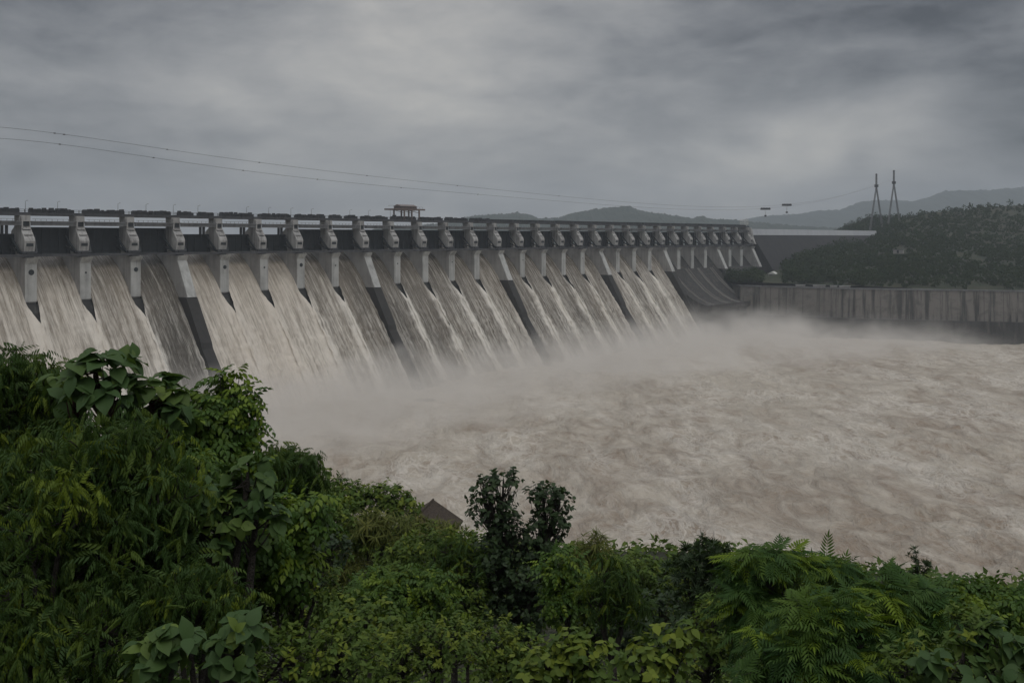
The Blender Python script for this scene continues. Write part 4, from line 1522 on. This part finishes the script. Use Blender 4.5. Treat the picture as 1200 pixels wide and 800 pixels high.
PLANTS = [
    # ---- the dark group on the left
    ('narrow_leaved_tree', 'neem', 12, [(8, 452, 48, 42), (44, 462, 42, 40), (0, 520, 60, 60), (58, 510, 40, 36)], 'fine leaved tree at the left edge, its drooping tips against the falling water', 'tree', 0.85, 0.9, 0.18),
    ('large_leaved_sapling', 'teak', 11, [(112, 440, 32, 22, 0), (88, 465, 34, 18, 0.2), (125, 468, 28, 18, -0.1)], 'sapling with very large dark drooping leaves on a reddish stem before the falling water', 'tree', 0.95, 0.62, 0.02),
    ('large_leaved_sapling', 'teak', 11.6, [(178, 462, 34, 17), (160, 486, 34, 22), (200, 484, 22, 16)], 'sapling with broad flat dark leaves just left of the dark divide wall', 'tree', 0.85, 0.8, 0.05),
    ('spreading_tree', 'ovate', 13, [(266, 466, 30, 22), (238, 496, 50, 34), (282, 496, 22, 30), (200, 516, 50, 36), (262, 540, 46, 44), (285, 560, 26, 30)], 'glossy green tree with drooping leaflets rising highest beside the spray', 'tree', 0.80, 1.0, 0.34),
    ('narrow_leaved_tree', 'neem', 10, [(62, 570, 80, 62), (132, 540, 66, 52), (40, 660, 90, 70), (138, 640, 80, 66), (188, 590, 50, 50)], 'large dark tree of hanging narrow leaflets filling the lower left', 'tree', 0.85, 0.9, 0.10),
    ('yellow_tipped_shrub', 'neem', 9.2, [(76, 590, 44, 26), (36, 622, 34, 22)], 'shrub with yellowish young tips inside the dark tree at left', 'shrub', 0.7, 0.7, 0.75),
    ('large_leaved_tree', 'teak', 10.4, [(250, 592, 46, 30), (290, 566, 30, 24), (236, 634, 40, 28), (300, 606, 34, 26)], 'tree with big matt green leaves below the glossy tree beside the spray', 'tree', 0.62, 0.85, 0.14),
    ('leafy_tree', 'ovate', 11.2, [(218, 560, 44, 34), (300, 640, 44, 34), (254, 660, 44, 30), (190, 660, 40, 40)], 'mixed green tree growing through the tree of big matt leaves', 'tree', 0.6, 1.0, 0.2),
    ('drooping_tree', 'neem', 17, [(332, 548, 40, 20), (356, 560, 24, 14), (318, 572, 34, 22)], 'small dark tree with drooping fringe at the edge of the churning water', 'tree', 1.0, 1.0, 0.08),
    ('arching_shrub', 'ovate', 11.6, [(338, 622, 40, 34), (362, 600, 26, 20), (322, 664, 44, 34)], 'shrub with bright arching leaflets right of the big matt leaved tree', 'shrub', 0.75, 1.0, 0.45),
    ('large_leaved_plant', 'teak', 7.6, [(180, 776, 40, 18), (204, 756, 22, 16)], 'plant with huge pale veined leaves at the bottom edge on the left', 'plant', 0.60, 0.6, 0.12),
    ('large_leaved_plant', 'teak', 8.2, [(280, 744, 30, 20), (262, 768, 30, 14)], 'plant with a rosette of rounded pale green leaves above the bottom edge', 'plant', 0.56, 0.65, 0.2),
    ('narrow_leaved_tree', 'neem', 9.0, [(40, 770, 74, 52), (124, 742, 60, 50), (10, 720, 50, 50)], 'low dark shrub of hanging leaflets in the bottom left corner', 'shrub', 0.75, 0.9, 0.10),
    ('narrow_leaved_shrub', 'neem', 9.4, [(226, 694, 40, 30), (262, 708, 36, 26), (206, 728, 40, 28)], 'drooping fine leaved shrub just above the huge pale veined leaves', 'shrub', 0.8, 0.9, 0.2),
    ('leafy_bush', 'bush', 12, [(300, 706, 60, 44), (350, 690, 46, 40), (244, 700, 44, 40)], 'small leaved bush below the arching shrub on the left', 'bush', 0.8, 0.9, 0.18),
    ('leafy_bush', 'bush', 10, [(340, 780, 60, 36), (400, 772, 48, 34)], 'small leaved bush on the bottom edge right of the rounded leaves', 'bush', 0.8, 0.9, 0.25),
    # ---- the middle slope
    ('round_tree', 'vine', 46, [(424, 588, 28, 20), (452, 582, 24, 15), (400, 590, 24, 22), (470, 596, 20, 16), (376, 574, 22, 22)], 'rounded bright green tree by the water left of the hut', 'tree', 1.6, 1.0, 0.25),
    ('bamboo_clump', 'olive', 58, [(474, 608, 16, 12), (498, 626, 22, 14), (526, 630, 20, 12)], 'pale feathery clump growing against the thatched hut', 'bush', 2.2, 1.0, 0.5),
    ('leafy_bush', 'bush', 30, [(376, 596, 24, 22), (392, 630, 34, 28), (362, 640, 26, 30)], 'bush at the edge of the churning water right of the dark group', 'bush', 1.5, 1.0, 0.2),
    ('leafy_tree', 'dark', 27, [(366, 618, 16, 14), (386, 640, 20, 18), (370, 664, 24, 20)], 'upright dark tree between the arching shrub and the pale feathery bush', 'tree', 1.1, 0.9, 0.1),
    ('leafy_tree', 'neem', 24, [(528, 640, 18, 12), (544, 660, 22, 18), (522, 672, 24, 18)], 'drooping dark tree between the thatched hut and the tall dark tree', 'tree', 1.1, 0.8, 0.1),
    ('feathery_bush', 'olive', 30, [(430, 618, 26, 14), (456, 622, 26, 14), (400, 668, 34, 24)], 'pale feathery bush below the rounded tree', 'bush', 1.3, 1.0, 0.35),
    ('leafy_bush', 'bush', 28, [(510, 650, 40, 24), (480, 668, 40, 24), (550, 648, 28, 22)], 'green bush directly below the thatched hut', 'bush', 1.5, 1.0, 0.18),
    ('arching_bush', 'ovate', 22, [(468, 700, 36, 26), (506, 690, 30, 22), (436, 694, 28, 24), (486, 724, 40, 24)], 'arching bush with thin drooping leaflets in the middle of the slope', 'bush', 0.8, 1.0, 0.2),
    ('leafy_tree', 'bush', 34, [(412, 632, 26, 20), (446, 648, 28, 20), (478, 640, 22, 16), (396, 654, 24, 20)], 'small leaved tree in front of the pale feathery bush', 'tree', 1.4, 1.0, 0.3),
    ('leafy_bush', 'vine', 20, [(392, 728, 44, 34), (432, 740, 40, 28)], 'broad leaved bush left of the arching bush', 'bush', 1.0, 1.0, 0.22),
    ('tall_tree', 'dark', 24, [(566, 574, 14, 12), (590, 566, 18, 11), (576, 598, 25, 16), (594, 620, 22, 16), (638, 582, 20, 12), (656, 592, 13, 13), (646, 614, 22, 16), (630, 640, 22, 18), (584, 652, 30, 22), (620, 676, 34, 22), (574, 690, 26, 22), (600, 716, 44, 26), (640, 704, 26, 22)],
     'tall dark tree with two leafy heads standing out against the brown water', 'tree', 0.95, 0.95, 0.04),
    ('leafy_bush', 'bush', 24, [(540, 700, 34, 28), (556, 726, 30, 26)], 'bush at the left foot of the tall dark tree', 'bush', 1.2, 1.0, 0.15),
    ('leafy_bush', 'bush', 15, [(470, 772, 50, 34), (520, 764, 44, 34)], 'light green bush on the bottom edge below the arching bush', 'bush', 0.9, 0.9, 0.35),
    ('leafy_bush', 'bush', 16, [(576, 764, 40, 34), (604, 778, 40, 30)], 'yellowish green bush below the tall dark tree', 'bush', 0.9, 0.9, 0.5),
    ('pointed_tree', 'olive', 34, [(682, 650, 8, 18), (702, 646, 9, 19), (678, 672, 20, 18), (704, 674, 20, 20)], 'slender tree with two pointed tips right of the tall dark tree', 'tree', 1.3, 1.4, 0.2),
    ('leafy_tree', 'vine', 26, [(690, 700, 34, 28), (664, 716, 30, 28), (706, 730, 30, 28)], 'loose broad leaved tree below the pair of pointed tips', 'tree', 1.1, 0.9, 0.25),
    ('leafy_bush', 'bush', 30, [(736, 674, 28, 18), (766, 676, 26, 16), (750, 702, 36, 26)], 'dense dark bush by the brown water left of the feathery trees', 'bush', 1.5, 1.1, 0.1),
    ('leafy_tree', 'ovate', 21, [(664, 652, 16, 12), (650, 672, 20, 18), (676, 684, 24, 18), (660, 706, 26, 22)], 'light green tree between the tall dark tree and the pointed tips', 'tree', 0.8, 0.9, 0.2),
    ('leafy_tree', 'neem', 19, [(712, 660, 12, 12), (724, 682, 20, 16), (706, 698, 24, 20), (730, 712, 22, 20)], 'narrow leaved young tree with drooping leaflets left of the dense dark bush', 'tree', 0.95, 0.8, 0.15),
    ('dark_bush', 'dark', 20, [(742, 742, 36, 32), (776, 724, 28, 30)], 'dark bush below the dense bush by the water', 'bush', 0.9, 1.0, 0.05),
    ('climbing_plant', 'vine', 13, [(640, 786, 36, 26), (690, 776, 30, 34), (668, 764, 24, 22)], 'bright climbing plant with pale heart shaped leaves near the bottom edge', 'plant', 1.0, 0.9, 0.6),
    ('leafy_bush', 'bush', 24, [(800, 690, 22, 20), (806, 716, 26, 26)], 'bush in the gap left of the whorled shrub', 'bush', 1.2, 1.0, 0.25),
    ('climbing_plant', 'vine', 11, [(760, 782, 36, 30), (790, 760, 26, 26)], 'climbing plant with toothed bright leaves below the dark bush', 'plant', 0.95, 0.9, 0.55),
    # ---- the feathery group on the right
    ('whorled_shrub', 'whorl', 15, [(800, 672, 11, 8), (816, 658, 9, 6), (834, 648, 10, 7), (846, 656, 8, 7), (822, 676, 14, 10), (838, 674, 12, 12), (808, 694, 22, 14), (836, 696, 22, 14)], 'thin dark shrub of whorled leaf tufts left of the feathery trees', 'shrub', 1.2, 0.6, 0.0),
    ('feathery_tree', 'feather', 12, [(876, 666, 18, 14), (900, 654, 20, 11), (926, 662, 18, 11), (868, 692, 22, 16), (884, 700, 34, 22), (926, 702, 30, 20), (872, 728, 30, 20), (908, 732, 34, 22)], 'leftmost feathery leaved tree, its fronds highest on the right bank', 'tree', 0.80, 0.62, 0.26),
    ('feathery_tree', 'feather', 13, [(952, 676, 14, 8), (976, 664, 18, 6), (988, 676, 14, 7), (968, 694, 26, 12)], 'flat dark feathery top between the two larger feathery trees', 'tree', 0.80, 0.6, 0.04),
    ('feathery_tree', 'feather', 10.6, [(950, 722, 26, 16), (992, 716, 24, 14), (930, 752, 34, 22), (972, 752, 34, 22), (1012, 744, 24, 20), (896, 772, 36, 24), (946, 786, 40, 22), (996, 782, 36, 22)], 'nearest feathery tree with yellow green young fronds in its middle', 'tree', 0.80, 0.62, 0.26),
    ('feathery_tree', 'feather', 11.4, [(1046, 686, 24, 13), (1076, 698, 20, 12), (1028, 706, 26, 16), (1062, 722, 32, 20), (1094, 722, 22, 16), (1036, 748, 34, 22), (1076, 754, 32, 22)], 'right feathery tree with reddish yellow tips', 'tree', 0.80, 0.62, 0.22),
    ('thin_shrub', 'whorl', 16, [(1076, 664, 8, 14), (1060, 674, 12, 8), (1042, 682, 16, 8), (1066, 690, 20, 10)], 'thin wispy shrub sticking up behind the right feathery tree', 'shrub', 0.9, 0.8, 0.1),
    ('glossy_bush', 'ovate', 14, [(1118, 702, 34, 16), (1160, 700, 34, 12), (1196, 704, 30, 16), (1144, 722, 46, 28), (1190, 730, 36, 28), (1226, 706, 30, 26)], 'glossy spreading bush in the right corner against the brown water', 'bush', 0.72, 1.1, 0.16),
    ('large_leaved_plant', 'teak', 9.4, [(1128, 776, 46, 22), (1186, 764, 40, 26)], 'plant with broad jagged leaves in the bottom right corner', 'plant', 0.66, 0.9, 0.2),
    ('leafy_bush', 'bush', 9.6, [(1080, 786, 44, 28), (1150, 748, 40, 24), (1204, 790, 36, 24)], 'small leaved bush around the broad jagged leaves', 'bush', 0.85, 0.9, 0.25),
    ('leafy_bush', 'bush', 14, [(842, 740, 36, 34), (830, 776, 40, 30)], 'green bush below the whorled shrub', 'bush', 0.9, 1.0, 0.25),
]
for k, (nm, kd, Zd, lb, lab, cat, size, dens, young) in enumerate(PLANTS):
    plant(nm, kd, Zd, lb, lab, cat, size, dens, young, seed=100 + k,
          trunk_r=0.05 if cat in ('plant', 'shrub', 'bush') else 0.09, bark='red_stem' if nm == 'large_leaved_sapling' else 'bark')


def undergrowth():
    r = np.random.default_rng(77)
    n = 30000
    # spread over the slope, evenly as the viewer sees it
    y = 5.0 * (120 / 5.0) ** r.random(n)
    x = y * r.uniform(-0.62, 0.62, n)
    prof_z = np.array([GZ(a, b) for a, b in zip(x, y)])
    h = np.clip(y / 40, 0.25, 0.8) * (0.5 + 0.5 * vnoise(x / 3, y / 3, 3, 3)) * r.random(n) ** 0.7
    p = np.stack([x, y, prof_z + np.maximum(h, 0.05)], 1)
    d = r.normal(size=(n, 3))
    d[:, 2] = np.abs(d[:, 2]) * 0.5 - 0.2
    up = np.array([0, 0, 1.0]) + r.normal(size=(n, 3)) * 0.3
    parts = []
    k = 5
    idx = np.repeat(np.arange(n), k)
    d = d[idx] + r.normal(size=(n * k, 3)) * 0.8
    pos = p[idx] + r.normal(size=(n * k, 3)) * np.minimum(0.012 * y[idx], 0.35)[:, None]
    V, T, A = place(leaf_t(1, 0.30, 0.3, 0.06, False), pos, d, up[idx], (0.07 + 0.006 * y)[idx] * r.uniform(0.7, 1.5, n * k), (r.random(n) ** 2 * 0.6)[idx])
    tag(np_mesh('undergrowth', V, T, LEAF['bush'], attrs={'tint': A}), 'tangle of low green undergrowth covering the slope', 'undergrowth', kind='stuff')


undergrowth()


def hut():
    root = empty('thatched_hut', P(500, 630, 78), R(80))
    tag(root, 'small hut with brown thatched gable roof above the river, half hidden by bushes', 'hut')
    w, d, h, rh = 3.4, 4.2, 1.0, 1.35
    m = MB()
    m.box(-w / 2, w / 2, -d / 2, d / 2, -2.2, h)
    m.add([(-w / 2, -d / 2, h), (-w / 2, d / 2, h), (-w / 2, 0, h + rh * 0.9), (-w / 2 + 0.1, -d / 2, h), (-w / 2 + 0.1, d / 2, h), (-w / 2 + 0.1, 0, h + rh * 0.9)],
          [(0, 2, 1), (3, 4, 5), (0, 3, 5, 2), (1, 2, 5, 4)])
    m.build('wall', MAT['mudwall'], root)
    m = MB()
    m.box(-w / 2 - 0.06, -w / 2 + 0.2, -d / 2, -d / 2 + 1.3, -2.2, h - 0.2)
    m.build('limewashed_wall', MAT['limewash'], root)
    m = MB()
    o, t = 0.35, 0.14
    for s in (-1, 1):
        a = [(-w / 2 - o, s * (d / 2 + o), h - 0.2), (w / 2 + o, s * (d / 2 + o), h - 0.2), (w / 2 + o, 0, h + rh), (-w / 2 - o, 0, h + rh)]
        b = [(x, y, z + t) for x, y, z in a]
        m.add(a + b, [(0, 1, 2, 3), (4, 7, 6, 5), (0, 4, 5, 1), (1, 5, 6, 2), (2, 6, 7, 3), (3, 7, 4, 0)])
    m.build('roof', MAT['thatch'], root)
    m = MB()
    m.tube([(-w / 2 - o, 0, h + rh + t), (w / 2 + o, 0, h + rh + t)], 0.09, 6)
    m.build('ridge_pole', MAT['thatch'], root)


hut()
#FOLIAGE-END
# ------------------------------------------------------------------ spray and haze


def spray():
    """spray at the foot of the falls, thinning upwards and downstream"""
    u0, u1, v0, v1, z1 = -120.0, 720.0, 10.0, 270.0, 50.0
    m = MB()
    m.box(u0, u1, -v1, -v0, -0.5, z1)
    k = NT('spray')
    tc = k.n('ShaderNodeTexCoord')
    sp = k.n('ShaderNodeSeparateXYZ')
    k.t.links.new(tc.outputs['Object'], sp.inputs[0])
    v = k.math('MULTIPLY', sp.outputs['Y'], -1.0)
    u = sp.outputs['X']
    z = sp.outputs['Z']
    mp = k.n('ShaderNodeMapping')
    mp.inputs['Scale'].default_value = (1, 1, 1.4)
    k.t.links.new(tc.outputs['Object'], mp.inputs[0])
    n = k.noise(mp.outputs[0], 0.022, 4, 0.55, 0.2)
    n2 = k.noise(mp.outputs[0], 0.075, 3, 0.55, 0.2)
    # ceiling of the spray at each place: high against the dam, sinking downstream
    dv = k.math('ABSOLUTE', k.math('SUBTRACT', v, 72.0))
    ceil = k.math('MULTIPLY', k.math('SUBTRACT', 1.0, k.rng(k.math('DIVIDE', dv, k.math('ADD', 1.0, k.math('MULTIPLY', k.rng(u, 330.0, 560.0), 1.2))), 8.0, 105.0)), 17.0)
    ceil = k.math('MULTIPLY', ceil, k.math('ADD', -0.35, k.math('MULTIPLY', n, 2.7)))
    ceil = k.math('ADD', ceil, k.math('MULTIPLY', k.math('SUBTRACT', n2, 0.5), 14.0))
    endf = k.math('MULTIPLY', k.rng(u, -110.0, -40.0), k.math('SUBTRACT', 1.0, k.rng(u, 500.0, 715.0)))
    ceil = k.math('MULTIPLY', ceil, endf)
    x = k.math('DIVIDE', k.math('SUBTRACT', ceil, z), 20.0)
    puff = k.noise(mp.outputs[0], 0.05, 4, 0.6, 0.4)
    dens = k.math('MULTIPLY', k.math('MULTIPLY', k.rng(x, -0.6, 0.9), k.rng(puff, 0.34, 0.66, 0.15, 1.1)), 0.046)
    dens = k.math('MULTIPLY', dens, k.math('MULTIPLY', k.rng(ceil, 0.0, 9.0), endf))
    vol = k.n('ShaderNodeVolumePrincipled')
    vol.inputs['Color'].default_value = (0.93, 0.90, 0.86, 1)
    vol.inputs['Anisotropy'].default_value = 0.0
    k.put(vol.inputs['Density'], dens)
    k.t.links.new(vol.outputs[0], k.out.inputs['Volume'])
    k.m.cycles.volume_step_rate = 0.6
    o = m.build('spray_mist', k.m)
    o.location = P0
    o.rotation_euler = (0, 0, ROT)
    tag(o, 'pale cloud of spray drifting over the water at the foot of the dam', 'mist', kind='stuff')


spray()


def haze():
    m = MB()
    m.box(-6800, 6800, -400, 8800, -3.0, H + 420)
    k = NT('haze')
    vol = k.n('ShaderNodeVolumePrincipled')
    vol.inputs['Color'].default_value = (0.80, 0.88, 0.98, 1)
    vol.inputs['Density'].default_value = 0.00013
    vol.inputs['Anisotropy'].default_value = 0.1
    k.t.links.new(vol.outputs[0], k.out.inputs['Volume'])
    tag(m.build('haze', k.m), 'thin grey rain haze over the valley', 'haze', kind='stuff')


haze()
